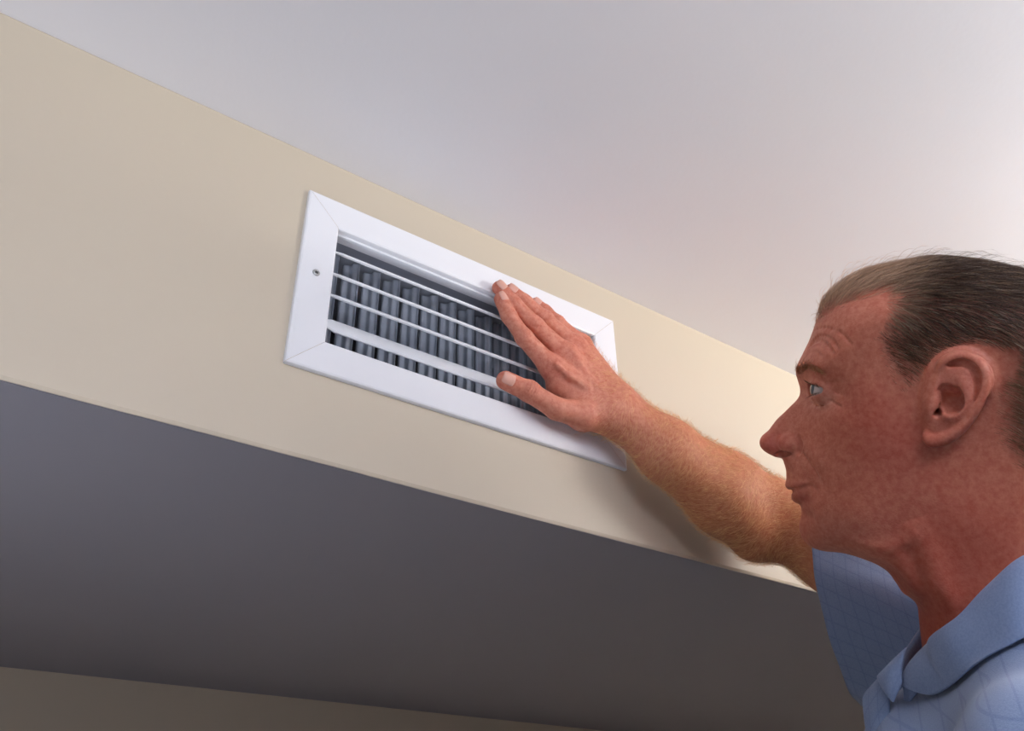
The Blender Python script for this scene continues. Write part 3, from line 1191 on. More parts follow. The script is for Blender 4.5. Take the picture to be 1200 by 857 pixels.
isarm = (arm_fn(BV) < 0.003) & ((BL[:, 0] < -0.12) | (BL[:, 2] < -0.10))
ishead = (BL[:, 1] > -0.22) & (np.abs(BL[:, 2]) < 0.10) & ~isarm
C = np.tile(np.array(lin(203, 128, 104)), (nv_, 1))
Lh = BL
C = mixc(C, (186, 96, 78), 0.75 * blob(Lh, 1050, 520, 66, .036, .030) * ishead)
C = mixc(C, (180, 92, 72), 0.6 * blob(Lh, 1015, 480, 60, .025, .020) * ishead)
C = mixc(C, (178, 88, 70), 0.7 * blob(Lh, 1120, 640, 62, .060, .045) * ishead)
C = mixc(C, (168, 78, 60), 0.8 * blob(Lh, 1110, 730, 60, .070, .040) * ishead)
C = mixc(C, (196, 104, 88), 0.8 * blob(Lh, 903, 520, 8, .014, .013) * ishead)
C = mixc(C, (205, 150, 128), 0.6 * blob(Lh, 967, 470, 38, .012, .008) * ishead)
C = mixc(C, (216, 138, 118), 0.7 * blob(Lh, 1125, 460, 80, .020, .035) * ishead * (np.abs(BL[:, 2]) > 0.074))
C = mixc(C, (172, 86, 76), 0.8 * np.clip(blob(Lh, 940, 583, 15, .008, .005) + 0.6 * blob(Lh, 938, 568, 15, .009, .0028), 0, 1) * ishead)
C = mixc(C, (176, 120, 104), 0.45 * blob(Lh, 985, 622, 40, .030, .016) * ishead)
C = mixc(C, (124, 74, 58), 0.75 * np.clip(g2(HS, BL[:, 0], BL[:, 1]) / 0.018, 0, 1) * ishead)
Ca = np.tile(np.array(lin(206, 143, 104)), (nv_, 1))
hand_w = np.clip((0.66 - BV[:, 0]) / 0.16, 0, 1); hand_w = hand_w * hand_w * (3 - 2 * hand_w)
Ca = mixc(Ca, (216, 146, 122), hand_w)
for f in (F_index, F_mid, F_ring, F_lit):
    for q, r_, a_ in ((f[-1].b, .013, .6), (f[-2].b, .008, .5), (f[0].a, .010, .5)):
        Ca = mixc(Ca, (208, 112, 92), a_ * np.exp(-((BV - q) ** 2).sum(1) / r_ ** 2))
for q in (F_thumb[0].a, F_thumb[1].a, F_thumb[3].a if len(F_thumb) > 3 else F_thumb[2].b):
    Ca = mixc(Ca, (206, 112, 92), 0.5 * np.exp(-((BV - q) ** 2).sum(1) / .011 ** 2))
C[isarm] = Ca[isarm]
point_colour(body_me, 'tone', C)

SK = NT('skin')
at = SK.n('ShaderNodeAttribute', attribute_name='tone')
tc = SK.n('ShaderNodeTexCoord')
nz = SK.n('ShaderNodeTexNoise'); nz.inputs['Scale'].default_value = 210; nz.inputs['Detail'].default_value = 5; nz.inputs['Roughness'].default_value = 0.65
SK.l(tc.outputs['Object'], nz.inputs['Vector'])
rp = SK.n('ShaderNodeValToRGB')
rp.color_ramp.elements[0].position = 0.35; rp.color_ramp.elements[0].color = (*lin(234, 204, 195), 1)
rp.color_ramp.elements[1].position = 0.66; rp.color_ramp.elements[1].color = (1, 1, 1, 1)
SK.l(nz.outputs['Fac'], rp.inputs[0])
mx = SK.n('ShaderNodeMix', data_type='RGBA', blend_type='MULTIPLY'); mx.inputs[0].default_value = 1.0
SK.l(at.outputs['Color'], mx.inputs[6]); SK.l(rp.outputs[0], mx.inputs[7])
# freckles
vo = SK.n('ShaderNodeTexVoronoi'); vo.inputs['Scale'].default_value = 260
SK.l(tc.outputs['Object'], vo.inputs['Vector'])
r2 = SK.n('ShaderNodeValToRGB')
r2.color_ramp.elements[0].position = 0.10; r2.color_ramp.elements[0].color = (*lin(196, 138, 118), 1)
r2.color_ramp.elements[1].position = 0.28; r2.color_ramp.elements[1].color = (1, 1, 1, 1)
SK.l(vo.outputs['Distance'], r2.inputs[0])
m2 = SK.n('ShaderNodeMix', data_type='RGBA', blend_type='MULTIPLY'); m2.inputs[0].default_value = 0.12
SK.l(mx.outputs[2], m2.inputs[6]); SK.l(r2.outputs[0], m2.inputs[7])
SK.l(m2.outputs[2], SK.b.inputs['Base Color'])
nb = SK.n('ShaderNodeTexNoise'); nb.inputs['Scale'].default_value = 620; nb.inputs['Detail'].default_value = 3
SK.l(tc.outputs['Object'], nb.inputs['Vector'])
bp = SK.n('ShaderNodeBump'); bp.inputs['Strength'].default_value = 0.45; bp.inputs['Distance'].default_value = 0.0005
SK.l(nb.outputs['Fac'], bp.inputs['Height']); SK.l(bp.outputs['Normal'], SK.b.inputs['Normal'])
SK.set(Roughness=0.54, Subsurface_Weight=0.12, Subsurface_Radius=(0.006, 0.002, 0.001), Subsurface_Scale=1.0)
SK.b.inputs['Specular IOR Level'].default_value = 0.38
M_SKIN = SK.m

P0 = to_world([0.09, -0.66, 0.0])
person = empty('person', P0)
tag(person, 'man in a blue polo shirt pressing his palm on the white air vent', 'person')


def pchild(name, me, mat, parent=None):
    o = wobj(name, me, mat)
    o.parent = parent or person
    o.matrix_parent_inverse = Matrix.Translation(-Vector(P0))
    return o


bpy.context.view_layer.update()
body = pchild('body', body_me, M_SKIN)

# ------------------------------------------------------------------ eyes
gaze = np.array([-1.0, 0.14, 0.22]) @ HM
gaze /= np.linalg.norm(gaze)
EM = NT('eyeball')
ta = EM.n('ShaderNodeAttribute', attribute_name='front')
er = EM.n('ShaderNodeValToRGB')
cr = er.color_ramp
cr.elements[0].position = 0.0; cr.elements[0].color = (*lin(180, 166, 160), 1)
cr.elements[1].position = 1.0; cr.elements[1].color = (0.004, 0.004, 0.005, 1)
for p_, c_ in ((0.855, (180, 166, 160)), (0.87, (50, 54, 58)), (0.90, (88, 98, 104)), (0.972, (60, 70, 78)), (0.978, (8, 8, 10))):
    e = cr.elements.new(p_); e.color = (*lin(*c_), 1)
EM.l(ta.outputs['Fac'], er.inputs[0]); EM.l(er.outputs[0], EM.b.inputs['Base Color'])
EM.set(Roughness=0.12, Coat_Weight=0.6, Coat_Roughness=0.03)
for sg, lb in ((1, None), (-1, None)):
    bm = bmesh.new()
    bmesh.ops.create_uvsphere(bm, u_segments=56, v_segments=40, radius=1)
    me = bpy.data.meshes.new('eye'); bm.to_mesh(me); bm.free()
    co = np.empty(len(me.vertices) * 3, dtype=np.float32); me.vertices.foreach_get('co', co); co = co.reshape(-1, 3).astype(float)
    dt = co @ gaze
    rad = EYE_R * (1 + 0.07 * np.clip((dt - 0.86) / 0.14, 0, 1) ** 0.8)
    co2 = co * rad[:, None] + to_world(EYE * [1, 1, sg])
    me.vertices.foreach_set('co', co2.astype(np.float32).ravel())
    fa = me.attributes.new('front', 'FLOAT', 'POINT'); fa.data.foreach_set('value', np.clip(dt, 0, 1).astype(np.float32))
    me.polygons.foreach_set('use_smooth', [True] * len(me.polygons))
    pchild('eye', me, EM.m)

# ------------------------------------------------------------------ nails
M_NAIL = NT('fingernail').set(Base_Color=lin(222, 166, 148), Roughness=0.3).m


def nail(A, B, r, nrm, length, back=0.0):
    ax = A - B; ax = ax / np.linalg.norm(ax)
    n_ = nrm - ax * (nrm @ ax); n_ /= np.linalg.norm(n_)
    sd = np.cross(ax, n_)
    vs, fs = [], []
    NA, NB = 9, 11
    for i in range(NA + 1):
        t = i / NA
        z = -length * 0.55 + length * t
        wd = 0.66 * (1 - 0.25 * max(0, (t - 0.78) / 0.22) ** 2 - 0.35 * max(0, (0.18 - t) / 0.18) ** 2)
        for j in range(NB + 1):
            a_ = (j / NB * 2 - 1) * wd
            dip = 0.0009 * max(0, (t - 0.6) / 0.4) ** 2 + 0.0006 * max(0, (0.12 - t) / 0.12)
            rr_ = r + 0.00035 - dip - 0.0004 * abs(a_)
            vs.append(A + ax * (z + back + r * 0.05) + n_ * rr_ * math.cos(a_) + sd * rr_ * math.sin(a_))
    for i in range(NA):
        for j in range(NB):
            k = i * (NB + 1) + j
            fs.append((k, k + 1, k + NB + 2, k + NB + 1))
    me = from_arrays('fingernail', vs, fs)
    o = pchild('fingernail', me, M_NAIL)
    md = o.modifiers.new('thickness', 'SOLIDIFY'); md.thickness = 0.0005; md.offset = 0
    return o


nn = np.array([-0.10, -1, -0.05])
nail(F_index[0].a, F_index[0].b, .0077, nn, .0115)
nail(F_mid[0].a, F_mid[0].b, .0079, nn, .0115)
nail(F_ring[0].a, F_ring[0].b, .0077, nn, .0110)
nail(F_lit[0].a, F_lit[0].b, .0065, nn, .0090)
nail(F_thumb[0].a, F_thumb[0].b, .0097, tn, .0135)

# ------------------------------------------------------------------ hair
def hair_mat(name):
    h = NT(name)
    a = h.n('ShaderNodeAttribute', attribute_name='strand')
    h.l(a.outputs['Color'], h.b.inputs['Base Color'])
    h.set(Roughness=0.5)
    h.b.inputs['Specular IOR Level'].default_value = 0.22
    return h.m


M_HAIR = hair_mat('head_hair')


def head_grad(L):
    e = 0.0006
    g_ = np.stack([skull(L + np.array(d) * e) - skull(L - np.array(d) * e) for d in ((1, 0, 0), (0, 1, 0), (0, 0, 1))], 1)
    return g_ / (np.linalg.norm(g_, axis=1, keepdims=True) + 1e-9)


def ribbons(name, paths, width, cols, mat, nrm=None):
    """paths: (n, steps, 3) world; one thin tapering ribbon per strand"""
    n, m, _ = paths.shape
    tan = np.gradient(paths, axis=1)
    tan /= np.linalg.norm(tan, axis=2, keepdims=True) + 1e-12
    if nrm is None:
        nrm = rng.normal(size=(n, 1, 3))
    sd = np.cross(tan, nrm)
    sd /= np.linalg.norm(sd, axis=2, keepdims=True) + 1e-12
    tp = np.array([1.0] * (m - 1) + [0.25])[None, :, None] * (np.asarray(width).reshape(-1, 1, 1) if np.ndim(width) else width)
    Lp, Rp = paths - sd * tp / 2, paths + sd * tp / 2
    V = np.stack([Lp, Rp], 2).reshape(-1, 3)
    b = (np.arange(n)[:, None] * m + np.arange(m - 1)[None]) * 2
    Q = np.stack([b, b + 1, b + 3, b + 2], 2).reshape(-1, 4)
    me = fast_mesh(name, V, Q)
    point_colour(me, 'strand', np.repeat(cols, m * 2, axis=0))
    return pchild(name, me, mat)


def vnoise(P, s, seed):
    r_ = np.random.default_rng(seed)
    out = np.zeros(len(P))
    for i in range(6):
        k = r_.normal(size=3) * s
        out += np.sin(P @ k + r_.uniform(0, 6.28))
    return out / 2.4


def face_samples(V, Q, mask, n):
    idx = np.nonzero(mask)[0]
    a, b, c = V[Q[idx, 0]], V[Q[idx, 1]], V[Q[idx, 2]]
    ar = np.linalg.norm(np.cross(b - a, c - a), axis=1)
    pick = rng.choice(len(idx), n, p=ar / ar.sum())
    q = Q[idx[pick]]
    s_, t_ = rng.random((2, n, 1))
    return V[q[:, 0]] * (1 - s_) * (1 - t_) + V[q[:, 1]] * s_ * (1 - t_) + V[q[:, 2]] * s_ * t_ + V[q[:, 3]] * (1 - s_) * t_


hcen = to_head(hv[hq[:, 0]])
hd = g2(HS, hcen[:, 0], hcen[:, 1])
earz = (np.abs(hcen[:, 2]) > 0.0715 + 0.004) & (hcen[:, 1] < 0.055) & (hcen[:, 0] < 0.072) & (hcen[:, 0] > 0.0)
hm_ = (hd > -0.002) & ~earz & (hcen[:, 1] > -0.09)
root = to_head(face_samples(hv, hq, hm_, 60000))
hdr = g2(HS, root[:, 0], root[:, 1])
keep = rng.random(len(root)) < np.clip((hdr + 0.003) / (0.010 + 0.016 * np.clip((0.07 - root[:, 1]) / 0.04, 0, 1)), 0.08, 1)
keep &= ~((root[:, 2] < -0.02) & (rng.random(len(root)) < 0.45))
root = root[keep]; hdr = hdr[keep]
n = len(root)
u_, v_ = root[:, 0], root[:, 1]
front = np.clip((-0.030 - u_) / 0.035, 0, 1)
topz = np.clip((v_ - 0.075) / 0.035, 0, 1)
side = 1 - topz
ang = (0.10 * topz + side * (-0.35 - 5.0 * np.clip(u_ - 0.02, 0, 0.1)))
ang += 0.30 * front * topz + front * topz * (0.45 * vnoise(root, 130, 8) + rng.normal(0, 0.25, n))
ang += 0.16 * vnoise(root, 60, 3) + 0.10 * vnoise(root, 160, 4) + rng.normal(0, 0.10, n)
lowtemple = np.clip((0.045 - v_) / 0.03, 0, 1) * np.clip((0.03 - u_) / 0.03, 0, 1)
ang -= 0.7 * lowtemple
dirv = np.stack([np.cos(ang), np.sin(ang), -np.sign(root[:, 2]) * (0.02 + 0.10 * topz)], 1)
length = (0.010 + 0.016 * topz - 0.006 * front) * rng.uniform(0.7, 1.2, n) * np.clip(0.35 + hdr / 0.015, 0.35, 1)
lift = (0.0012 + 0.0046 * topz + 0.0042 * front * topz) * rng.uniform(0.5, 1.2, n) * np.clip(0.3 + hdr / 0.012, 0.3, 1)
fly = rng.random(n) < 0.07
lift = np.where(fly & (topz > 0.3), lift * rng.uniform(1.3, 2.2, n), lift)
dirv[fly] += rng.normal(0, 0.25, (fly.sum(), 3))
M_ = 6
paths = np.zeros((n, M_, 3)); nrms = np.zeros((n, M_, 3))
p = root.copy()
d0_ = skull(p)
for k in range(M_):
    gN = head_grad(p)
    paths[:, k] = p; nrms[:, k] = gN
    tg = dirv - gN * (dirv * gN).sum(1, keepdims=True)
    tg /= np.linalg.norm(tg, axis=1, keepdims=True) + 1e-9
    p = p + tg * (length / (M_ - 1))[:, None]
    want = lift * math.sin((k + 1) / (M_ - 1) * math.pi * 0.62)
    gN2 = head_grad(p)
    p = p + gN2 * (want - skull(p))[:, None]
    dirv = dirv + 0.06 * rng.normal(size=(n, 3))
hc_ = np.tile(np.array(lin(64, 44, 33)), (n, 1))
rr = rng.random(n)
sidec = np.clip((0.070 - v_) / 0.05, 0, 1)
hc_ = mixc(hc_, (140, 100, 72), 0.95 * sidec * rng.uniform(0.5, 1, n))
frontc = np.clip((0.012 - u_) / 0.040, 0, 1) * np.clip((v_ - 0.06) / 0.02, 0, 1)
hc_ = mixc(hc_, (226, 186, 154), np.clip(frontc * rng.uniform(0.25, 1.3, n), 0, 1))
hc_ = mixc(hc_, (150, 120, 90), (rr < 0.13) * 0.8)
hc_ = mixc(hc_, (182, 164, 142), (rr > 0.97) * 0.8)
PW = to_world(paths.reshape(-1, 3)).reshape(paths.shape)
NW = (nrms.reshape(-1, 3) @ HM).reshape(nrms.shape)
NW = NW + 0.5 * rng.normal(size=(n, 1, 3))
ribbons('hair', PW, rng.uniform(0.00013, 0.00024, n), hc_, M_HAIR, NW)

# eyebrows
def brow(sg):
    n = 440
    t = rng.random(n)
    path = catmull([H3(932.5, 437, 0.011), H3(935, 434, 0.020), H3(941, 430, 0.031), H3(950, 429, 0.040), H3(960, 434, 0.047)], 8, closed=False)
    base = np.stack([np.interp(t * (len(path) - 1), np.arange(len(path)), path[:, c]) for c in range(3)], 1)
    base[:, 1] += rng.normal(0, 0.0023, n) * (1.15 - 0.6 * t)
    base[:, 0] += rng.normal(0, 0.0008, n)
    for _ in range(3):
        base = base - head_grad(base) * skull(base)[:, None]
    gN = head_grad(base)
    d = np.stack([0.55 + 0.5 * t, 0.35 - 0.55 * t, 0.55 - 0.2 * t], 1) + rng.normal(0, 0.22, (n, 3))
    M = 4
    pa = np.zeros((n, M, 3)); p = base.copy()
    L_ = 0.008 * rng.uniform(0.6, 1.2, n)
    for k in range(M):
        pa[:, k] = p
        tg = d - gN * (d * gN).sum(1, keepdims=True) + gN * (0.55 - 0.25 * k)
        tg /= np.linalg.norm(tg, axis=1, keepdims=True)
        p = p + tg * (L_ / (M - 1))[:, None]
    pa = pa * [1, 1, sg]
    cc = mixc(np.tile(np.array(lin(142, 88, 56)), (n, 1)), (196, 142, 96), rng.random(n) * 0.8)
    ribbons('eyebrow', to_world(pa.reshape(-1, 3)).reshape(pa.shape), 0.00022, cc, M_HAIR)


brow(1); brow(-1)


def lashes(sg):
    n = 130
    t = rng.random(n)
    up = rng.random(n) < 0.6
    e = EYE * [1, 1, 1]
    az = 0.15 + 1.1 * t              # around the ball, from the front towards the outer corner
    y = np.where(up, 0.0052 * (1 - t * 0.7), -0.0050 * (1 - t * 0.6))
    rr_ = np.sqrt(0.0131 ** 2 - y ** 2)
    b = np.stack([e[0] - rr_ * np.cos(az), e[1] + y, e[2] + rr_ * np.sin(az)], 1)
    out = np.stack([-np.cos(az), np.where(up, 0.25, -0.5), np.sin(az) * 0.5], 1)
    L_ = np.where(up, 0.0062, 0.0042) * rng.uniform(0.7, 1.1, n)
    pa = np.zeros((n, 4, 3))
    for k in range(4):
        s_ = k / 3
        pa[:, k] = b + out * (L_ * s_)[:, None] + np.stack([0 * t, np.where(up, 0.0022, -0.0004) * s_ ** 2, 0 * t], 1)
    pa = pa * [1, 1, sg]
    ribbons('eyelashes', to_world(pa.reshape(-1, 3)).reshape(pa.shape), 0.00014, np.tile(np.array(lin(96, 66, 48)), (n, 1)), M_HAIR)


lashes(1); lashes(-1)

# hair of the forearm and of the back of the hand
acen = av[aq[:, 0]]
wx = np.clip((acen[:, 0] - 0.50) / 0.07, 0, 1)
mk = (acen[:, 0] > 0.52) & (to_head(acen)[:, 0] < -0.088) & (acen[:, 1] < YW - 0.012)
rt = face_samples(av, aq, mk, 19000)
k_ = rng.random(len(rt)) < np.clip((rt[:, 0] - 0.50) / 0.09, 0, 1) * (0.85 + 0.15 * np.sign(vnoise(rt, 120, 9)))
rt = rt[k_]; n = len(rt)


def arm_grad(P):
    e = 0.0008
    def sm(Q):
        return combine(np.full(len(Q), 1.0), Q, palm + arm, pad=0.05)
    g_ = np.stack([sm(P + np.array(d) * e) - sm(P - np.array(d) * e) for d in ((1, 0, 0), (0, 1, 0), (0, 0, 1))], 1)
    return g_ / (np.linalg.norm(g_, axis=1, keepdims=True) + 1e-9)


gN = arm_grad(rt)
axis = EL - WR; axis /= np.linalg.norm(axis)
tdir = np.cross(gN, axis)                        # around the arm
d = -0.35 * axis + tdir * (-0.9) + 0.55 * vnoise(rt, 70, 5)[:, None] * axis + rng.normal(0, 0.28, (n, 3))
d = d - gN * (d * gN).sum(1, keepdims=True); d /= np.linalg.norm(d, axis=1, keepdims=True)
L_ = rng.uniform(0.006, 0.014, n)
pa = np.zeros((n, 5, 3)); p = rt.copy()
curl = rng.normal(0, 0.18, (n, 3))
for k in range(5):
    pa[:, k] = p
    dd = d + gN * (0.55 - 0.22 * k) + curl * k * 0.6
    dd /= np.linalg.norm(dd, axis=1, keepdims=True)
    p = p + dd * (L_ / 4)[:, None]
pa[:, :, 1] = np.minimum(pa[:, :, 1], YV - 0.001)
cc = mixc(np.tile(np.array(lin(214, 160, 104)), (n, 1)), (238, 200, 146), rng.random(n))
ribbons('arm_hair', pa, 0.00014, cc, M_HAIR)

# ------------------------------------------------------------------ shirt
def cloth_mat(name, check=True, weave=900):
    c = NT(name)
    base = lin(132, 149, 180)
    dark = lin(112, 128, 166)
    a = c.n('ShaderNodeAttribute', attribute_name='cloth')
    sx = c.n('ShaderNodeSeparateXYZ'); c.l(a.outputs['Vector'], sx.inputs[0])
    col_out = None
    if check:
        lines = None
        for o_ in ('X', 'Y'):
            m1 = c.n('ShaderNodeMath', operation='MULTIPLY'); m1.inputs[1].default_value = 1 / 0.0155
            c.l(sx.outputs[o_], m1.inputs[0])
            m2 = c.n('ShaderNodeMath', operation='FRACT'); c.l(m1.outputs[0], m2.inputs[0])
            m3 = c.n('ShaderNodeMath', operation='LESS_THAN'); m3.inputs[1].default_value = 0.09; c.l(m2.outputs[0], m3.inputs[0])
            if lines is None:
                lines = m3
            else:
                mm = c.n('ShaderNodeMath', operation='MAXIMUM'); c.l(lines.outputs[0], mm.inputs[0]); c.l(m3.outputs[0], mm.inputs[1]); lines = mm
        sc_ = c.n('ShaderNodeMath', operation='MULTIPLY'); sc_.inputs[1].default_value = 0.55; c.l(lines.outputs[0], sc_.inputs[0])
        mx = c.n('ShaderNodeMix', data_type='RGBA'); mx.inputs[6].default_value = (*base, 1); mx.inputs[7].default_value = (*dark, 1)
        c.l(sc_.outputs[0], mx.inputs[0]); col_out = mx.outputs[2]
    tc = c.n('ShaderNodeTexCoord')
    n1 = c.n('ShaderNodeTexNoise'); n1.inputs['Scale'].default_value = weave; n1.inputs['Detail'].default_value = 2
    c.l(tc.outputs['Object'], n1.inputs['Vector'])
    m = c.n('ShaderNodeMix', data_type='RGBA', blend_type='MULTIPLY'); m.inputs[0].default_value = 0.35
    if col_out is not None:
        c.l(col_out, m.inputs[6])
    else:
        m.inputs[6].default_value = (*lin(132, 150, 184), 1)
    rp = c.n('ShaderNodeValToRGB'); rp.color_ramp.elements[0].position = 0.3; rp.color_ramp.elements[0].color = (0.5, 0.55, 0.68, 1); rp.color_ramp.elements[1].position = 0.65
    c.l(n1.outputs['Fac'], rp.inputs[0]); c.l(rp.outputs[0], m.inputs[7])
    c.l(m.outputs[2], c.b.inputs['Base Color'])
    # woven ridges
    wv = c.n('ShaderNodeTexNoise'); wv.inputs['Scale'].default_value = weave * 1.3
    c.l(tc.outputs['Object'], wv.inputs['Vector'])
    bp = c.n('ShaderNodeBump'); bp.inputs['Strength'].default_value = 0.5; bp.inputs['Distance'].default_value = 0.0005
    c.l(wv.outputs['Fac'], bp.inputs['Height']); c.l(bp.outputs['Normal'], c.b.inputs['Normal'])
    c.set(Roughness=0.9)
    c.b.inputs['Sheen Weight'].default_value = 0.15
    return c.m


M_SHIRT = cloth_mat('checked_blue_jersey')
M_COLLAR = cloth_mat('blue_pique_collar', check=False, weave=620)


def cloth_coord(me, uvs):
    a = me.attributes.new('cloth', 'FLOAT_VECTOR', 'POINT')
    x = np.zeros((len(uvs), 3), dtype=np.float32); x[:, :2] = uvs
    a.data.foreach_set('vector', x.ravel())


sh_ops = [Cone(o.a, o.b, o.ra + .008, o.rb + .008, o.k) if isinstance(o, Cone) else Ell(o.c, o.r + .008, o.k) for o in trunk[:4]]
sh_ops.append(Ell([0.062, -0.300, 0.0], [.092, .080, .120], 0.05))
sh_ops.append(Ell([0.100, -0.190, 0.075], [.050, .052, .045], 0.03))
sh_ops.append(Ell([0.100, -0.190, -0.075], [.050, .052, .045], 0.03))
cut = np.array([0.0235, -0.225, 0.05]); cut /= np.linalg.norm(cut)
sl_end = SH_L + (np.array([0.125, -0.45, 0.215]) - SH_L) * 0.72
sh_ops.append(Cone(SH_L, sl_end, .066, .066, 0.03))


def shirt_fn(P):
    L = to_head(P)
    d = combine(np.full(len(P), 1.0), L, sh_ops, pad=0.2)
    # folds hang from the shoulders
    f = np.sin(L[:, 2] * 95 + 10 * L[:, 1] + 3 * np.sin(L[:, 1] * 14)) * 0.0022 * np.clip((-0.22 - L[:, 1]) / 0.1, 0, 1)
    f += 0.0028 * np.sin(L[:, 1] * 60 + L[:, 0] * 85 + 2 * np.sin(L[:, 2] * 30)) * np.clip((-0.16 - L[:, 1]) / 0.06, 0, 1) * 0.6
    d = d + f
    m = (L[:, 2] > 0.165) & (L[:, 1] < -0.34)
    ax_ = (sl_end - SH_L) / np.linalg.norm(sl_end - SH_L)
    d[m] = np.maximum(d[m], ((L[m] - sl_end) @ ax_))
    return d


ext = np.abs(HM.T) @ np.array([0.18, 0.38, 0.30])
tc_ = to_world([0.08, -0.42, 0.02])
sv, sq = surface_nets(shirt_fn, tc_ - ext, tc_ + ext, 0.0040)
sv = relax(sv, sq, 1, 0.5)
sv, sq = biggest(sv, sq)
sme = fast_mesh('shirt', sv, sq)
SL = to_head(sv)
cloth_coord(sme, np.stack([0.95 * SL[:, 0] + 0.25 * SL[:, 1], SL[:, 1] - 0.25 * SL[:, 0]], 1))
shirt = pchild('shirt', sme, M_SHIRT)


def schild(name, me, mat, th=0.0014):
    o = wobj(name, me, mat)
    o.parent = shirt
    if th:
        md = o.modifiers.new('thickness', 'SOLIDIFY'); md.thickness = th; md.offset = 0
    return o


def loft(name, rows, mat, closed=False, sub=1, th=0.0014, uvscale=1.0):
    """rows: list of rings/lines of world points"""
    rows = np.array(rows)
    m, n = rows.shape[:2]
    V = rows.reshape(-1, 3)
    fs = []
    for i in range(m - 1):
        for j in range(n if closed else n - 1):
            j2 = (j + 1) % n
            fs.append((i * n + j, i * n + j2, (i + 1) * n + j2, (i + 1) * n + j))
    me = from_arrays(name, V, fs)
    lu = np.concatenate([[0], np.cumsum(np.linalg.norm(np.diff(rows[:, n // 3], axis=0), axis=1))])
    lv = np.concatenate([[0], np.cumsum(np.linalg.norm(np.diff(rows[m // 2], axis=0), axis=1))])
    UVc = np.stack(np.meshgrid(lu, lv, indexing='ij'), -1).reshape(-1, 2)
    cloth_coord(me, UVc)
    o = schild(name, me, mat, th)
    if sub:
        md = o.modifiers.new('smooth', 'SUBSURF'); md.levels = sub; md.render_levels = sub
    return o


# right sleeve: a wide cuff, seen nearly edge-on, hanging under the raised arm
EL_h, SHR_h = to_head(EL[None])[0], np.array([0.082, -0.195, -0.185])
ta_ = 0.42
AH = EL_h + (SHR_h - EL_h) * ta_
wA = AH[2]
topp, botp = H3(954, 584, wA), H3(1010, 822, wA)
cen = (topp + botp) / 2; ea = (topp - botp) / 2
eb = np.array([-0.0135, -0.002, 0.060])
rows = []
N = 64
Sr = np.array([0.090, -0.225, -0.150])
for i in range(22):
    t = i / 21
    c = cen + (Sr - cen) * t
    fa = ea * (1 - t) + np.array([-0.045, 0.085, 0]) * t
    fb = eb * (1 - t) + np.array([0.0, 0.0, 0.07]) * t + np.array([-0.012, -0.01, 0]) * t
    rg = []
    for j in range(N):
        a_ = 2 * math.pi * j / N
        fold = 1 + 0.05 * math.sin(5 * a_ + 3 * t + 1) * math.sin(math.pi * min(1, t * 1.2 + 0.08)) + 0.02 * math.sin(11 * a_ + 5 * t)
        hem = 1 + (0.012 if i <= 1 else 0)
        rg.append(to_world(c + (fa * math.cos(a_) + fb * math.sin(a_)) * fold * hem))
    rows.append(rg)
# hem turned inwards
inner = [to_world(cen + (ea * math.cos(2 * math.pi * j / N) + eb * math.sin(2 * math.pi * j / N)) * 0.965 + (Sr - cen) * 0.12) for j in range(N)]
rows.insert(0, inner)
loft('sleeve', rows, M_SHIRT, closed=True, sub=1)


# collar: stand inside, fold, leaf outside; from the near front corner round the nape to the far one
def push_out(L, clear):
    L = np.array(L, float)
    for _ in range(4):
        f = skull(L[None])[0]
        if f < clear:
            L = L + head_grad(L[None])[0] * (clear - f)
    return L


fold_near = [H3(1056, 800, .014), H3(1067, 778, .024), H3(1087, 756, .034), H3(1108, 737, .047), H3(1128, 717, .058), H3(1160, 684, .067), H3(1202, 650, .071), np.array([.106, -.090, .060]), np.array([.124, -.086, .036])]
leaf_near = [H3(1106, 822, .053), H3(1110, 818, .058), H3(1117, 810, .066), H3(1127, 802, .074), H3(1140, 792, .082), H3(1165, 775, .092), H3(1206, 744, .100), np.array([.124, -.132, .082]), np.array([.143, -.130, .046])]
mir = np.array([1, 1, -1])
fold_l = fold_near + [np.array([.130, -.084, 0])] + [p * mir for p in fold_near[::-1]]
leaf_l = leaf_near + [np.array([.150, -.128, 0])] + [p * mir for p in leaf_near[::-1]]
fold_c, leaf_c = catmull(fold_l, 5, closed=False), catmull(leaf_l, 5, closed=False)


def crisp(c):
    return np.concatenate([c[:1], c[:1] + (c[1:2] - c[:1]) * 0.12, c[1:-1], c[-1:] + (c[-2:-1] - c[-1:]) * 0.12, c[-1:]])


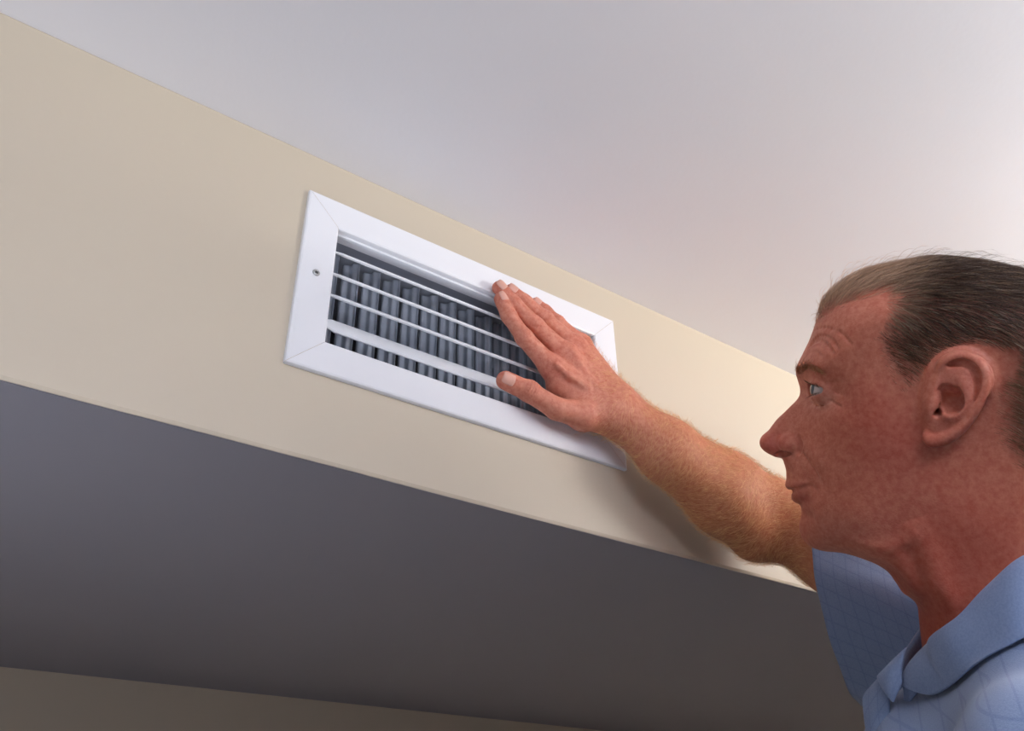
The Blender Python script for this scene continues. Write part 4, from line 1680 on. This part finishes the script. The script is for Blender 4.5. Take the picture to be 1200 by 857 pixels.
fold_c, leaf_c = crisp(fold_c), crisp(leaf_c)
rows = []
for k in range(len(fold_c)):
    f, l = fold_c[k], leaf_c[k]
    if 12 < k < len(fold_c) - 12:
        f = push_out(f, 0.004)
    n_ = head_grad(((f + l) / 2)[None])[0]
    inn = np.array([0.085, f[1], 0]) - f; inn /= np.linalg.norm(inn)
    row = []
    for s_, dn in ((-0.9, 0.0015), (-0.45, 0.0022), (-0.12, 0.0016)):
        dwn = np.array([0.0, -1.0, 0]) * 0.030 * (-s_)
        row.append(f + dwn + inn * dn * 1.2)
    row.append(f + np.array([0, 0.0012, 0]))
    out = l - f
    for s_ in (0.06, 0.3, 0.6, 0.85, 0.98, 1.0):
        row.append(f + out * s_ - inn * (0.0055 * math.sin(math.pi * min(1, s_ * 0.9 + 0.1)) + 0.002))
    row = np.array(row)
    for _ in range(4):
        W_ = to_world(row[4:])
        fs_ = shirt_fn(W_)
        e_ = 0.002
        gr_ = np.stack([shirt_fn(W_ + ax_ * e_) - shirt_fn(W_ - ax_ * e_) for ax_ in np.eye(3)], 1)
        gr_ /= np.linalg.norm(gr_, axis=1, keepdims=True) + 1e-9
        row[4:] = to_head(W_ + gr_ * np.clip(0.0035 - fs_, 0, 0.02)[:, None])
    rows.append([to_world(p) for p in row])
loft('collar', rows, M_COLLAR, sub=1, th=0.0016)

# placket: the open front band under the collar
def patch(name, corners, bulge, mat, n=8, th=0.0016):
    """corners: four head-frame points in order; bulge along the mean normal"""
    a, b, c, d = [np.array(x) for x in corners]
    nr = np.cross(b - a, d - a); nr /= np.linalg.norm(nr)
    if nr[2] < 0: nr = -nr
    rows = []
    for i in range(n + 1):
        s_ = i / n
        rows.append([to_world((a * (1 - s_) + b * s_) * (1 - t) + (d * (1 - s_) + c * s_) * t + nr * bulge * math.sin(math.pi * s_) ** .7 * math.sin(math.pi * (0.15 + 0.7 * t))) for t in np.linspace(0, 1, n + 1)])
    return loft(name, rows, mat, sub=1, th=th)


patch('placket', [H3(1064, 757, .020), H3(1058, 800, .030), H3(1047, 825, .030), H3(1027, 793, .010)], .006, M_COLLAR)
patch('placket', [H3(1046, 775, .004), H3(1046, 860, .022), H3(1030, 930, .020), H3(1010, 815, .000)], .008, M_SHIRT)
